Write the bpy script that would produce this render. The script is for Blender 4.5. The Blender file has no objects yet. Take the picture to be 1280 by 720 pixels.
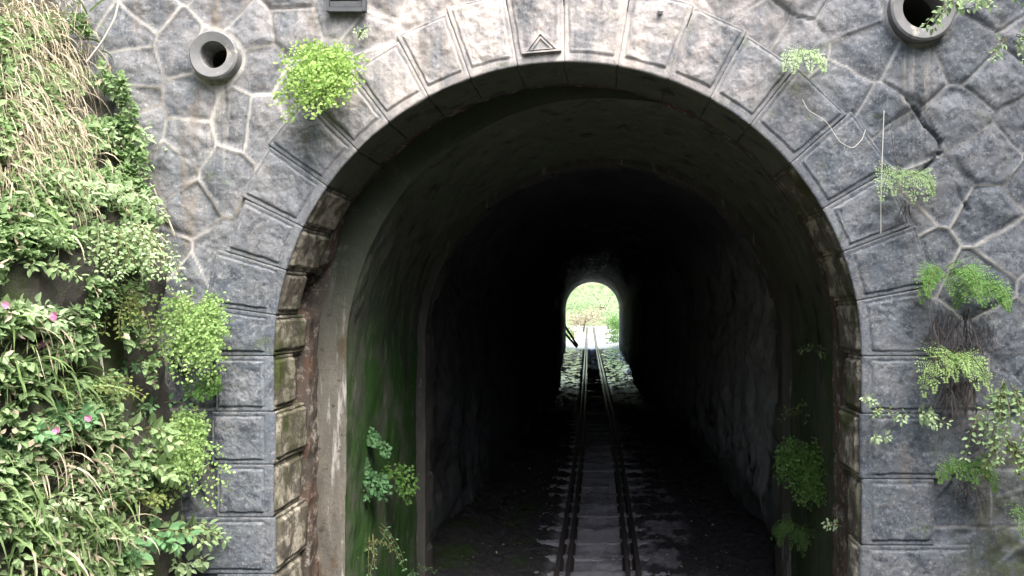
import bpy, math, random
import numpy as np
from mathutils import Vector

R = math.radians
SC = bpy.context.scene
COL = SC.collection

# ------------------------------------------------------------------ camera, sky, sun, exposure
CAM_Z = 3.5
VPX, VPY, FPX = 755.0, 385.0, 1000.0          # where the straight-ahead direction falls in the 1280x720 photo
cam = bpy.data.cameras.new('camera')
cam_o = bpy.data.objects.new('camera', cam)
COL.objects.link(cam_o)
cam_o.location = (0, 0, CAM_Z)
cam_o.rotation_euler = (R(90), 0, 0)
cam.sensor_width = 36.0
cam.lens = 36.0 * FPX / 1280.0
cam.shift_x = (640 - VPX) / 1280.0
cam.shift_y = (VPY - 360) / 1280.0
cam.clip_start, cam.clip_end = 0.05, 1000
SC.camera = cam_o

SUN_EL, SUN_AZ = 60.0, 143.0                    # azimuth measured from +y (into the tunnel) towards +x
world = bpy.data.worlds.new('World')
SC.world = world
world.use_nodes = True
wn = world.node_tree
bg = wn.nodes['Background']
sky = wn.nodes.new('ShaderNodeTexSky')
sky.sky_type = 'NISHITA'
sky.sun_disc = False
sky.sun_elevation = R(SUN_EL)
sky.sun_rotation = R(SUN_AZ)
sky.dust_density = 6.0
sky.air_density = 1.0
hs_ = wn.nodes.new('ShaderNodeHueSaturation')      # thin overcast: most of the blue is gone
hs_.inputs['Saturation'].default_value = 1.0
wn.links.new(sky.outputs[0], hs_.inputs['Color'])
wn.links.new(hs_.outputs[0], bg.inputs[0])
bg.inputs[1].default_value = 0.15
sun = bpy.data.lights.new('sun', 'SUN')
sun.energy = 1.5
sun.angle = R(55)
sun.color = (0.93, 0.985, 1.0)
sun_o = bpy.data.objects.new('sun', sun)
COL.objects.link(sun_o)
sd = Vector((math.sin(R(SUN_AZ)) * math.cos(R(SUN_EL)), math.cos(R(SUN_AZ)) * math.cos(R(SUN_EL)), math.sin(R(SUN_EL))))
sun_o.rotation_euler = sd.to_track_quat('Z', 'Y').to_euler()
sun_o.location = (20, 40, 60)
vs = SC.view_settings
vs.view_transform = 'Standard'
vs.look = 'None'
vs.gamma = 1
vs.use_curve_mapping = False
vs.exposure = 2.25
SC.render.engine = 'CYCLES'
SC.cycles.use_denoising = True
SC.cycles.max_bounces = 8
SC.cycles.diffuse_bounces = 5
SC.cycles.caustics_reflective = False
SC.cycles.caustics_refractive = False

# ------------------------------------------------------------------ helpers
def P(px, py, y):
    """world point that lies at photo pixel (px,py) at distance y"""
    return np.array(((px - VPX) * y / FPX, y, CAM_Z + (VPY - py) * y / FPX))

_rng = np.random.RandomState(7)
_TAB = _rng.rand(64, 64, 64).astype(np.float32)
def vnoise(x, y, z):
    x, y, z = np.broadcast_arrays(np.asarray(x, float), np.asarray(y, float), np.asarray(z, float))
    xi, yi, zi = np.floor(x).astype(int), np.floor(y).astype(int), np.floor(z).astype(int)
    fx, fy, fz = x - xi, y - yi, z - zi
    fx, fy, fz = [f * f * (3 - 2 * f) for f in (fx, fy, fz)]
    def g(a, b, c): return _TAB[(xi + a) & 63, (yi + b) & 63, (zi + c) & 63]
    r = 0
    for a in (0, 1):
        for b in (0, 1):
            for c in (0, 1):
                r = r + g(a, b, c) * (fx if a else 1 - fx) * (fy if b else 1 - fy) * (fz if c else 1 - fz)
    return r * 2 - 1
def fbm(x, y, z, oct=4, gain=0.5):
    s, a, f, t = 0, 1.0, 1.0, 0
    for i in range(oct):
        s = s + a * vnoise(np.asarray(x) * f + 17.3 * i, np.asarray(y) * f + 5.1 * i, np.asarray(z) * f + 9.7 * i)
        t += a; a *= gain; f *= 2.03
    return s / t
def ridged(x, y, z, oct=4):
    s, a, f, t = 0, 1.0, 1.0, 0
    for i in range(oct):
        s = s + a * (1 - np.abs(vnoise(np.asarray(x) * f + 3.3 * i, np.asarray(y) * f + 7.7 * i, np.asarray(z) * f)))
        t += a; a *= 0.5; f *= 2.1
    return s / t
def sstep(a, b, x):
    t = np.clip((x - a) / (b - a), 0, 1)
    return t * t * (3 - 2 * t)

class Acc:
    """collects geometry for ONE mesh object"""
    def __init__(s): s.v, s.f, s.n, s.r, s.k = [], [], 0, [], []
    def add(s, verts, faces, rnd=None, joint=None):
        verts = np.asarray(verts, float).reshape(-1, 3)
        m = len(verts)
        if isinstance(faces, np.ndarray):
            s.f.append(faces + s.n)
        else:
            by = {}
            for f in faces: by.setdefault(len(f), []).append(f)
            for q in by.values(): s.f.append(np.array(q) + s.n)
        s.v.append(verts); s.n += m
        s.r.append(np.broadcast_to(np.asarray(0.5 if rnd is None else rnd, float), (m,)))
        s.k.append(np.broadcast_to(np.asarray(0.0 if joint is None else joint, float), (m,)))
    def build(s, name, material, parent=None, smooth=False, loc=(0, 0, 0)):
        me = bpy.data.meshes.new(name)
        v = np.concatenate(s.v) - np.asarray(loc, float)
        me.vertices.add(len(v)); me.vertices.foreach_set('co', v.astype(np.float32).ravel())
        idx = np.concatenate([f.ravel() for f in s.f])
        tot = np.concatenate([np.full(len(f), f.shape[1]) for f in s.f])
        st = np.concatenate(([0], np.cumsum(tot)[:-1]))
        me.loops.add(len(idx)); me.loops.foreach_set('vertex_index', idx.astype(np.int32))
        me.polygons.add(len(tot))
        me.polygons.foreach_set('loop_start', st.astype(np.int32))
        me.polygons.foreach_set('use_smooth', np.full(len(tot), bool(smooth)))
        a = me.attributes.new('rnd', 'FLOAT', 'POINT'); a.data.foreach_set('value', np.concatenate(s.r).astype(np.float32))
        a = me.attributes.new('joint', 'FLOAT', 'POINT'); a.data.foreach_set('value', np.concatenate(s.k).astype(np.float32))
        me.update(calc_edges=True); me.validate()
        me.materials.append(material)
        o = bpy.data.objects.new(name, me)
        COL.objects.link(o)
        if parent is not None: o.parent = parent
        else: o.location = loc
        return o

def tag(o, label=None, cat=None, group=None, kind=None):
    for k, x in (('label', label), ('category', cat), ('group', group), ('kind', kind)):
        if x: o[k] = x
    return o
def empty(name, loc, label, cat, group=None):
    o = bpy.data.objects.new(name, None); COL.objects.link(o)
    o.location = loc; o.empty_display_size = 0.1
    return tag(o, label, cat, group)
def grid_faces(nu, nv):
    i = np.arange(nu * nv).reshape(nu, nv)
    return np.stack([i[:-1, :-1], i[1:, :-1], i[1:, 1:], i[:-1, 1:]], -1).reshape(-1, 4)
def tube(acc, pts, rad, sides=5, rnd=0.5):
    pts = np.asarray(pts, float); n = len(pts)
    rad = np.broadcast_to(np.asarray(rad, float), (n,))
    t = np.gradient(pts, axis=0); t /= np.linalg.norm(t, axis=1)[:, None] + 1e-9
    ref = np.array((0.31, 0.52, 0.8))
    a = np.cross(t, ref); a /= np.linalg.norm(a, axis=1)[:, None] + 1e-9
    b = np.cross(t, a)
    th = np.arange(sides) / sides * 2 * math.pi
    v = pts[:, None] + rad[:, None, None] * (np.cos(th)[None, :, None] * a[:, None] + np.sin(th)[None, :, None] * b[:, None])
    i = np.arange(n * sides).reshape(n, sides); j = np.roll(i, -1, axis=1)
    f = np.stack([i[:-1], j[:-1], j[1:], i[1:]], -1).reshape(-1, 4)
    acc.add(v.reshape(-1, 3), f, rnd)

# ------------------------------------------------------------------ materials
class MT:
    def __init__(s, name):
        s.m = bpy.data.materials.new(name); s.m.use_nodes = True
        s.t = s.m.node_tree; s.b = s.t.nodes['Principled BSDF']; s.out = s.t.nodes['Material Output']
        s.b.inputs['Specular IOR Level'].default_value = 0.3
        s.geo = s.t.nodes.new('ShaderNodeNewGeometry')
    def n(s, k): return s.t.nodes.new(k)
    def l(s, a, b): s.t.links.new(a, b)
    def pos(s, sc=(1, 1, 1)):
        m = s.n('ShaderNodeMapping'); m.inputs['Scale'].default_value = sc
        s.l(s.geo.outputs['Position'], m.inputs['Vector']); return m.outputs[0]
    def noise(s, scale, detail=5, rough=0.55, sc=(1, 1, 1), dist=0.0):
        n = s.n('ShaderNodeTexNoise'); n.inputs['Scale'].default_value = scale
        n.inputs['Detail'].default_value = detail; n.inputs['Roughness'].default_value = rough
        n.inputs['Distortion'].default_value = dist
        s.l(s.pos(sc), n.inputs['Vector']); return n.outputs['Fac']
    def ramp(s, fac, a, b, ca=(0, 0, 0), cb=(1, 1, 1)):
        r = s.n('ShaderNodeValToRGB'); e = r.color_ramp.elements
        e[0].position, e[1].position = a, b
        e[0].color, e[1].color = (*ca, 1), (*cb, 1)
        s.l(fac, r.inputs[0]); return r.outputs[0]
    def mix(s, fac, a, b):
        m = s.n('ShaderNodeMix'); m.data_type = 'RGBA'; m.clamp_factor = True
        for x, sock in ((fac, m.inputs[0]), (a, m.inputs[6]), (b, m.inputs[7])):
            if isinstance(x, (int, float)): sock.default_value = x
            elif isinstance(x, tuple): sock.default_value = (*x, 1)
            else: s.l(x, sock)
        return m.outputs[2]
    def math(s, op, a, b=None, c=None):
        m = s.n('ShaderNodeMath'); m.operation = op
        for x, sock in ((a, m.inputs[0]), (b, m.inputs[1]), (c, m.inputs[2])):
            if x is None: continue
            if isinstance(x, (int, float)): sock.default_value = x
            else: s.l(x, sock)
        return m.outputs[0]
    def attr(s, name):
        a = s.n('ShaderNodeAttribute'); a.attribute_name = name; return a.outputs['Fac']
    def dist(s, c):
        v = s.n('ShaderNodeVectorMath'); v.operation = 'DISTANCE'
        s.l(s.geo.outputs['Position'], v.inputs[0]); v.inputs[1].default_value = c; return v.outputs['Value']
    def xyz(s):
        q = s.n('ShaderNodeSeparateXYZ'); s.l(s.geo.outputs['Position'], q.inputs[0]); return q.outputs
    def mr(s, x, a, b, c=0.0, d=1.0):
        m = s.n('ShaderNodeMapRange'); s.l(x, m.inputs[0])
        for i, q in enumerate((a, b, c, d)): m.inputs[i + 1].default_value = q
        return m.outputs[0]
    def bump(s, h, strength=0.5, dist=0.01):
        b = s.n('ShaderNodeBump'); b.inputs['Strength'].default_value = strength
        b.inputs['Distance'].default_value = dist; s.l(h, b.inputs['Height']); s.l(b.outputs[0], s.b.inputs['Normal'])
    def done(s, col, rough=0.85):
        if isinstance(col, tuple): s.b.inputs['Base Color'].default_value = (*col, 1)
        else: s.l(col, s.b.inputs['Base Color'])
        if isinstance(rough, (int, float)): s.b.inputs['Roughness'].default_value = rough
        else: s.l(rough, s.b.inputs['Roughness'])
        return s.m

def stone_material(name, warm=0.0, lime_amt=1.0):
    s = MT(name)
    rnd = s.attr('rnd')
    base = s.mix(rnd, (0.060, 0.076, 0.096), (0.155, 0.172, 0.194))
    base = s.mix(s.ramp(s.noise(2.3, 6, .62), .38, .66), base, s.mix(.5, base, (0.21, 0.205, 0.205)))
    base = s.mix(s.ramp(s.noise(6.0, 8, .74, dist=.8), .50, .62), base, (0.055, 0.066, 0.083))
    base = s.mix(s.math('MULTIPLY', s.ramp(s.noise(9.0, 8, .76, dist=.5), .56, .64), .6), base, (0.23, 0.237, 0.248))
    base = s.mix(s.math('MULTIPLY', s.ramp(s.noise(42, 4, .7), .54, .68), .5), base, (0.36, 0.35, 0.34))     # grain
    base = s.mix(s.math('MULTIPLY', s.ramp(s.noise(30, 4, .7, sc=(1, 1.3, 1.1)), .56, .66), .75), base, (0.045, 0.048, 0.055))  # pits
    # mortar
    mort = s.mix(s.noise(9, 6, .7), (0.20, 0.20, 0.19), (0.50, 0.49, 0.46))
    mort = s.mix(s.ramp(s.noise(1.1, 5, .6), .50, .64), mort, (0.13, 0.12, 0.10))
    base = s.mix(s.attr('joint'), base, mort)
    # lime deposits on the arch crown; upper left paled by weathering and painted-in haze
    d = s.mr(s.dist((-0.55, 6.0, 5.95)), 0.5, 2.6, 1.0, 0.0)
    haze_left = s.mr(s.dist((-2.6, 6.0, 5.4)), 0.3, 1.9, .30, 0.0)
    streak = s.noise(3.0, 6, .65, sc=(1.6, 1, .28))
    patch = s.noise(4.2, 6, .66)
    lime = s.math('MULTIPLY', s.math('MAXIMUM', d, haze_left), s.math('ADD', s.ramp(streak, .36, .64), s.ramp(patch, .44, .66)))
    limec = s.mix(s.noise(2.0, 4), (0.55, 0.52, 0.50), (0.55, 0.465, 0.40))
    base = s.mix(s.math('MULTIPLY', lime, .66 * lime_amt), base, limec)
    # dark run-off streaks
    run = s.ramp(s.noise(2.4, 5, .6, sc=(2.6, 1, .22)), .55, .70)
    base = s.mix(s.math('MULTIPLY', run, .42), base, (0.05, 0.053, 0.056))
    zz = s.xyz()
    for (qx, qz, qw) in ((-2.9, 5.26, .13), (2.37, 5.5, .17)):
        m_ = s.math('MULTIPLY', s.mr(s.math('ABSOLUTE', s.math('ADD', zz[0], s.math('ADD', -qx - .12, s.math('MULTIPLY', s.noise(2.5, 4), .24)))), qw * .4, qw, 1.0, 0.0), s.math('MULTIPLY', s.mr(zz[2], qz - 1.3, qz - .2), s.mr(zz[2], qz, qz + .05, 1.0, 0.0)))
        m_ = s.math('MULTIPLY', m_, s.ramp(s.noise(7, 6, .7, sc=(2.2, 1, .3)), .38, .58))
        base = s.mix(s.math('MULTIPLY', m_, .38), base, s.mix(s.ramp(s.noise(5, 4, sc=(3, 1, .3)), .45, .55), (0.05, 0.05, 0.045), (0.46, 0.43, 0.37)))
    # rusty and ochre runs, of their own
    base = s.mix(s.math('MULTIPLY', s.ramp(s.noise(1.7, 6, .66, sc=(2.2, 1, .4)), .60, .70), .45), base, (0.20, 0.145, 0.085))
    base = s.mix(s.math('MULTIPLY', s.ramp(s.noise(3.3, 7, .72), .60, .68), .5), base, (0.10, 0.125, 0.06))
    # moss towards the foot of the wall on the right and in damp joints
    z = s.xyz()
    low = s.mr(z[2], 1.2, 2.6, 1.0, 0.0)
    right = s.mr(z[0], 2.55, 2.9, 0.0, 1.0)
    moss = s.math('MULTIPLY', s.math('MULTIPLY', low, right), s.ramp(s.noise(6, 6, .7), .40, .56))
    base = s.mix(moss, base, (0.075, 0.085, 0.03))
    s.bump(s.math('ADD', s.noise(38, 6, .75), s.math('MULTIPLY', s.noise(11, 4, .6), 1.2)), .6, .012)
    return s.done(base, .82)

M = {}
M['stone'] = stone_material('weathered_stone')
# reveal stones: algae and rust coloured wash
s = MT('damp_reveal_stone')
b = s.mix(s.noise(3.2, 6, .65), (0.05, 0.047, 0.04), (0.19, 0.17, 0.135))
b = s.mix(s.ramp(s.noise(4.5, 7, .74), .48, .57), b, (0.40, 0.37, 0.30))
b = s.mix(s.ramp(s.noise(2.2, 5, .6, sc=(1, 1, .6)), .50, .66), b, (0.055, 0.065, 0.02))
b = s.mix(s.math('MULTIPLY', s.ramp(s.noise(30, 4, .7), .56, .66), .7), b, (0.035, 0.033, 0.03))
s.bump(s.noise(26, 6, .75), .7, .015)
M['reveal'] = s.done(b, .7)
s = MT('rusty_masonry')
b = s.mix(s.noise(4, 6, .7, sc=(1, 1, .5)), (0.03, 0.026, 0.022), (0.12, 0.10, 0.082))
b = s.mix(s.ramp(s.noise(3, 6, .7, sc=(1, 1, .5)), .50, .62), b, (0.12, 0.065, 0.045))
b = s.mix(s.ramp(s.noise(10, 7, .78), .53, .62), b, (0.30, 0.27, 0.235))
s.bump(s.noise(22, 6, .75), .8, .02)
M['rust'] = s.done(b, .8)
s = MT('pale_mortar')
b = s.mix(s.noise(8, 6, .7), (0.2, 0.195, 0.19), (0.44, 0.43, 0.41))
s.bump(s.noise(40, 5, .7), .5, .01)
M['mortar'] = s.done(b, .9)
# lining concrete
s = MT('lining_concrete')
z = s.xyz()
b = s.mix(s.noise(2.6, 6, .65, sc=(1, 1, .45)), (0.05, 0.055, 0.045), (0.17, 0.165, 0.14))
b = s.mix(s.mr(s.math('ADD', z[2], s.noise(2, 5, .6)), 4.2, 5.2), b, s.mix(s.noise(5, 6, .7), (0.045, 0.055, 0.04), (0.19, 0.195, 0.15)))
gm = s.math('MULTIPLY', s.mr(s.math('ADD', z[2], s.math('MULTIPLY', s.noise(1.8, 6, .65), 2.0)), 3.9, 5.0, 1.0, 0.2), s.mr(z[0], -1.0, 1.5, 1.0, .6))
b = s.mix(s.math('MULTIPLY', gm, s.ramp(s.noise(1.9, 7, .68), .32, .54)), b, (0.03, 0.082, 0.016))
b = s.mix(s.ramp(s.noise(3.4, 5, .65, sc=(1.4, 1.4, .3)), .56, .70), b, (0.02, 0.023, 0.02))
b = s.mix(s.math('MULTIPLY', s.ramp(s.noise(9, 6, .75, sc=(1, 1, .6)), .60, .70), .6), b, (0.26, 0.25, 0.22))
s.bump(s.noise(16, 6, .72), .7, .025)
M['lining'] = s.done(b, .75)
s = MT('pale_concrete_edge')
b = s.mix(s.noise(5, 6, .7, sc=(1.6, 1, .5)), (0.055, 0.05, 0.042), (0.21, 0.195, 0.165))
b = s.mix(s.ramp(s.noise(4, 6, .7, sc=(2.6, 1, .3)), .54, .66), b, (0.46, 0.44, 0.41))
b = s.mix(s.ramp(s.noise(3, 6, .7, sc=(1.5, 1, .5)), .55, .66), b, (0.09, 0.065, 0.04))
z = s.xyz()
b = s.mix(s.math('MULTIPLY', s.mr(z[2], 2.9, 3.9), s.ramp(s.noise(4, 6, .65), .22, .42)), b, (0.05, 0.06, 0.04))
b = s.mix(s.ramp(s.noise(13, 5, .7), .58, .68), b, (0.05, 0.047, 0.04))
s.bump(s.noise(26, 6, .75), .7, .015)
M['edge'] = s.done(b, .8)
s = MT('rib_concrete')
b = s.mix(s.noise(5, 6, .7, sc=(1.6, 1.6, .4)), (0.035, 0.034, 0.03), (0.12, 0.115, 0.10))
b = s.mix(s.ramp(s.noise(4, 6, .7, sc=(2.2, 2.2, .3)), .56, .66), b, (0.26, 0.25, 0.235))
s.bump(s.noise(26, 6, .75), .7, .015)
M['ribm'] = s.done(b, .8)
# bore rock
s = MT('bore_rock')
z = s.xyz()
b = s.mix(s.noise(1.6, 7, .68), (0.06, 0.062, 0.068), (0.20, 0.205, 0.21))
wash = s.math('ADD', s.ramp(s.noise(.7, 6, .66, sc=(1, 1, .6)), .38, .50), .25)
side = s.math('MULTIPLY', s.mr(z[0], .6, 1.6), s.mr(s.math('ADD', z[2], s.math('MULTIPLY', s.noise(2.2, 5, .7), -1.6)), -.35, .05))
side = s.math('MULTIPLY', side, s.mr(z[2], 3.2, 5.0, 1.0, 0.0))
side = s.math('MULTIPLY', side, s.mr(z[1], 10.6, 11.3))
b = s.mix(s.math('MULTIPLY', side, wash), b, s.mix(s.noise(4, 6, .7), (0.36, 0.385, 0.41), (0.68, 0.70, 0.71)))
b = s.mix(s.math('MULTIPLY', s.ramp(s.noise(1.3, 5, .6), .52, .64), s.mr(z[2], 2.2, 1.0)), b, (0.03, 0.055, 0.022))
s.bump(s.noise(7, 8, .75), .9, .06)
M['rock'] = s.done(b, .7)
# trackbed
s = MT('wet_ballast')
z = s.xyz()
b = s.mix(s.noise(24, 6, .75), (0.018, 0.017, 0.018), (0.07, 0.067, 0.07))
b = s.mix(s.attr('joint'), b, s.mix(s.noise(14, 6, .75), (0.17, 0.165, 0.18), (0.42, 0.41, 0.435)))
b = s.mix(s.math('MULTIPLY', s.ramp(s.noise(60, 3, .6), .64, .70), .7), b, (0.30, 0.29, 0.28))
b = s.mix(s.math('MULTIPLY', s.ramp(s.noise(1.8, 5, .65), .50, .62), s.mr(z[0], -.7, -1.3)), b, (0.04, 0.06, 0.025))
outside = s.mr(z[1], 66, 69)
b = s.mix(outside, b, s.mix(s.noise(5, 6), (0.38, 0.38, 0.38), (0.52, 0.52, 0.52)))
wet = s.math('MULTIPLY', s.ramp(s.noise(2.6, 6, .7, sc=(1, .35, 1)), .42, .50), s.mr(z[1], 24, 38))
s.bump(s.math('MULTIPLY', s.noise(34, 5, .75), s.mr(wet, 0, 1, 1.0, .08)), .8, .03)
s.l(s.mr(wet, 0, 1, .05, 1.0), s.b.inputs['Specular IOR Level'])
M['ballast'] = s.done(b, s.mr(wet, 0, 1, .75, .08))
s = MT('rail_steel')
b = s.mix(s.noise(18, 6, .7), (0.035, 0.029, 0.03), (0.095, 0.08, 0.08))
s.bump(s.noise(60, 4), .3, .004)
s.b.inputs['Metallic'].default_value = .3
z = s.xyz()
M['rail'] = s.done(b, s.mr(z[1], 26, 40, .62, .2))
s = MT('grey_sleeper')
b = s.mix(s.noise(9, 6, .7, sc=(.4, 2, 2)), (0.18, 0.175, 0.19), (0.38, 0.37, 0.39))
s.bump(s.noise(24, 6, .7, sc=(.3, 2, 1)), .6, .012)
M['sleeper'] = s.done(b, .8)
s = MT('dark_pipe')
b = s.mix(s.noise(9, 6, .7), (0.09, 0.095, 0.10), (0.24, 0.24, 0.24))
b = s.mix(s.ramp(s.noise(6, 5, .7), .54, .64), b, (0.44, 0.41, 0.35))
s.bump(s.noise(40, 5, .7), .4, .008)
M['pipe'] = s.done(b, .8)
s = MT('pipe_inside')
b = s.mix(s.noise(12, 5), (0.02, 0.02, 0.018), (0.06, 0.06, 0.05)); M['pipein'] = s.done(b, .9)
s = MT('soil_rock')
b = s.mix(s.noise(3, 7, .7), (0.03, 0.026, 0.02), (0.13, 0.12, 0.11))
b = s.mix(s.ramp(s.noise(2.2, 6, .65), .48, .6), b, (0.05, 0.065, 0.025))
s.bump(s.noise(10, 7, .75), .9, .05)
M['soil'] = s.done(b, .9)
s = MT('hill_green')
b = s.mix(s.noise(.6, 7, .7), (0.035, 0.05, 0.02), (0.10, 0.13, 0.05))
b = s.mix(s.ramp(s.noise(.35, 7, .65), .5, .62), b, (0.15, 0.14, 0.09))
s.bump(s.noise(3, 7, .75), 1.0, .3)
M['hill'] = s.done(b, .9)
def leaf_mat(name, ca, cb, trans=.42, tip=None, rough=.62):
    s = MT(name)
    col = s.mix(s.attr('rnd'), ca, cb)
    col = s.mix(s.math('MULTIPLY', s.noise(9, 3), .35), col, tuple(min(1, q * 1.7) for q in cb))
    s.l(col, s.b.inputs['Base Color']); s.b.inputs['Roughness'].default_value = rough
    t = s.n('ShaderNodeBsdfTranslucent'); s.l(col, t.inputs[0])
    m = s.n('ShaderNodeMixShader'); m.inputs[0].default_value = trans
    s.l(s.b.outputs[0], m.inputs[1]); s.l(t.outputs[0], m.inputs[2]); s.l(m.outputs[0], s.out.inputs[0])
    return s.m
M['leaf'] = leaf_mat('fresh_leaf', (0.10, 0.175, 0.066), (0.33, 0.455, 0.225))
M['pale'] = leaf_mat('pale_leaf', (0.20, 0.32, 0.14), (0.44, 0.56, 0.33))
M['farhill'] = MT('pale_dry_slope'); q_ = M['farhill']
M['farhill'] = q_.done(q_.mix(q_.ramp(q_.noise(.9, 7, .7), .4, .6), (0.07, 0.11, 0.045), (0.17, 0.175, 0.11)), .9)
M['fern'] = leaf_mat('bright_fern', (0.075, 0.17, 0.035), (0.17, 0.32, 0.085))
M['lime'] = leaf_mat('lime_fern', (0.19, 0.32, 0.07), (0.36, 0.51, 0.16))
M['spring'] = leaf_mat('spring_leaf', (0.17, 0.29, 0.08), (0.36, 0.50, 0.20))
M['teal'] = leaf_mat('bluish_leaf', (0.06, 0.16, 0.06), (0.18, 0.34, 0.16))
M['olive'] = leaf_mat('olive_leaf', (0.09, 0.13, 0.035), (0.2, 0.25, 0.075))
M['dry'] = leaf_mat('dry_blade', (0.16, 0.13, 0.085), (0.46, 0.41, 0.30), .2, rough=.7)
M['grass'] = leaf_mat('green_blade', (0.06, 0.11, 0.035), (0.17, 0.25, 0.09), .3)
M['stem'] = leaf_mat('green_stem', (0.06, 0.08, 0.03), (0.14, 0.13, 0.06), .05)
M['root'] = leaf_mat('dead_root', (0.03, 0.027, 0.026), (0.12, 0.10, 0.10), .05, rough=.8)
M['twig'] = leaf_mat('pale_twig', (0.30, 0.28, 0.24), (0.5, 0.48, 0.43), .02, rough=.8)
M['pink'] = leaf_mat('pink_petal', (0.62, 0.16, 0.36), (0.78, 0.30, 0.52), .35)
M['bark'] = MT('bark').done((0.08, 0.065, 0.05), .9)
s = MT('dark_metal'); M['metal'] = s.done(s.mix(s.noise(14, 5), (0.03, 0.034, 0.04), (0.11, 0.115, 0.12)), .6)
s = MT('white_paint'); M['white'] = s.done(s.mix(s.noise(40, 4), (0.6, 0.6, 0.6), (0.8, 0.8, 0.8)), .7)

# ------------------------------------------------------------------ the setting: ground, banks, hills
def track_x(y):
    y = np.asarray(y, float)
    return -0.08 - 0.0195 * 4 * np.log1p(np.exp(np.clip((y - 17) / 4, -30, 30)))

a = Acc(); a.add([(-300, -300, -.12), (300, -300, -.12), (300, 300, -.12), (-300, 300, -.12)], np.array([[0, 1, 2, 3]]))
tag(a.build('ground', M['hill']), kind='structure')

ys = [-14.0]
while ys[-1] < 118: ys.append(ys[-1] + (0.03 if 8 < ys[-1] < 15 else .05 if 4 < ys[-1] < 22 else .14 if ys[-1] < 40 else .3))
ys = np.array(ys); us = np.linspace(-2.55, 2.55, 150)
U, Y = np.meshgrid(us, ys)
SLEEP = 0.74
ph = ((Y + .37) % SLEEP) / SLEEP
Z = .02 + .035 * fbm(U * 9, Y * 9, 0, 3) + .03 * vnoise(U * 22, Y * 22, 2) + .05 * fbm(U * .9, Y * .9, 5, 3)
Z = .02 + (Z - .02) * (1 - .75 * sstep(24, 38, Y) * sstep(66, 64, Y))
mid = sstep(.58, .46, np.abs(U))
Z = Z * (1 - .55 * mid) + mid * (.005 - .042 * np.cos(ph * 2 * math.pi))
Z += 0.035 * sstep(.56, .75, np.abs(U)) + .22 * sstep(1.2, 2.4, np.abs(U)) * (0.6 + .6 * fbm(Y * .5, U, 3, 3))
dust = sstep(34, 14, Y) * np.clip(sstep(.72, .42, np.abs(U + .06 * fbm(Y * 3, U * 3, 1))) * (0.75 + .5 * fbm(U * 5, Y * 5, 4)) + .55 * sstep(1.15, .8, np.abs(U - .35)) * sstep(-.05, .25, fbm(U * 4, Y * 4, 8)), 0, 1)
Z += np.clip(Y - 70, 0, 60) * .02
wide = np.where(Y > 67, 1 + (Y - 67) * .02, 1)
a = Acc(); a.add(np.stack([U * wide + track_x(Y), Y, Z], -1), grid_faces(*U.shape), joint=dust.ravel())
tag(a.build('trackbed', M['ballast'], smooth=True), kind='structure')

def bank(side, x0, name):
    """steep earth and rock side of the cutting"""
    ys = np.concatenate([np.linspace(-30, 2, 50), np.linspace(2.1, 6.12, 110)])
    ts = np.concatenate([np.linspace(-.2, 8, 190), np.linspace(8.3, 28, 36)])
    T, Y = np.meshgrid(ts, ys)
    Zb = np.where(T < 12, T, 12 + (T - 12) * .62)  # steep upper part raised above view to darken the portal
    lump = .15 * fbm(Y * 1.3, T * 1.3, 4, 6, .6) + .09 * (ridged(Y * 2.6, T * 2.6, 2, 5) - .6)
    near = sstep(7.5, 2, Y)
    X = x0 + .075 * np.clip(T - 1.5, -2, 20) + .33 * np.clip(T - 3.9, 0, 4) + np.where(T > 12, (T - 12) * .8, 0) - lump + .04 * np.clip(4.5 - Y, 0, 12)
    a = Acc(); a.add(np.stack([side * X, Y, Zb], -1), grid_faces(*T.shape))
    return tag(a.build(name, M['soil'], smooth=True), kind='structure')
bank(-1, 3.15, 'earth_bank')
bank(1, 3.75, 'earth_bank')
# hill over the tunnel
xs, ys = np.linspace(-60, 60, 80), np.linspace(6.5, 66.9, 60)
X, Y = np.meshgrid(xs, ys)
Z = 7.4 + np.clip((Y - 6.5) * 1.15, 0, 11) * sstep(66.9, 56, Y) + 1.4 * fbm(X * .2, Y * .2, 1, 4) * sstep(6.5, 12, Y) + np.clip(np.abs(X) - 4, 0, 30) * .12
a = Acc(); a.add(np.stack([X, Y, Z], -1), grid_faces(*X.shape))
tag(a.build('hill', M['hill'], smooth=True), kind='structure')
# slope beyond the far mouth; ridge behind the camera added to block low sky
def ridge(name, y0, dirn, h, half=60, x0=0.0, steep=.55, m='hill'):
    xs, t = np.linspace(-half, half, 90), np.linspace(0, 1, 40)
    X, T = np.meshgrid(xs, t)
    Zr = -.3 + h * T ** .9 + 1.6 * fbm(X * .18, T * 5, 2, 5) * (T > .02)
    Yr = y0 + dirn * (T * h / steep) + 1.8 * fbm(X * .2, T * 4, 7, 4)
    a = Acc(); a.add(np.stack([X + x0, Yr, Zr], -1), grid_faces(*X.shape))
    return tag(a.build(name, M[m], smooth=True), kind='structure')
ridge('hill', -34, -1, 20)  # unseen ridge added to keep low sky light out of the tunnel
ridge('hill', 114, 1, 12, steep=.8, m='farhill')
for sgn, off in ((-1, -4.3), (1, 2.0)):     # sides of the cutting beyond the far mouth
    yy, t = np.linspace(67.4, 112, 70), np.linspace(0, 1, 30)
    Y, T = np.meshgrid(yy, t)
    Zc = -.2 + 5 * T + .5 * fbm(Y * .5, T * 5, 1, 4)
    X = off + sgn * (T * 5 + .7 * fbm(Y * .5, T * 4, 3 + sgn, 4)) + track_x(Y) * .7 + .6 + sgn * np.clip(6 - (Y - 67.4), 0, 6) * 0.06
    a = Acc(); a.add(np.stack([X, Y, Zc], -1), grid_faces(*Y.shape))
    tag(a.build('hillside', M['farhill'], smooth=True), kind='structure')

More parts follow.
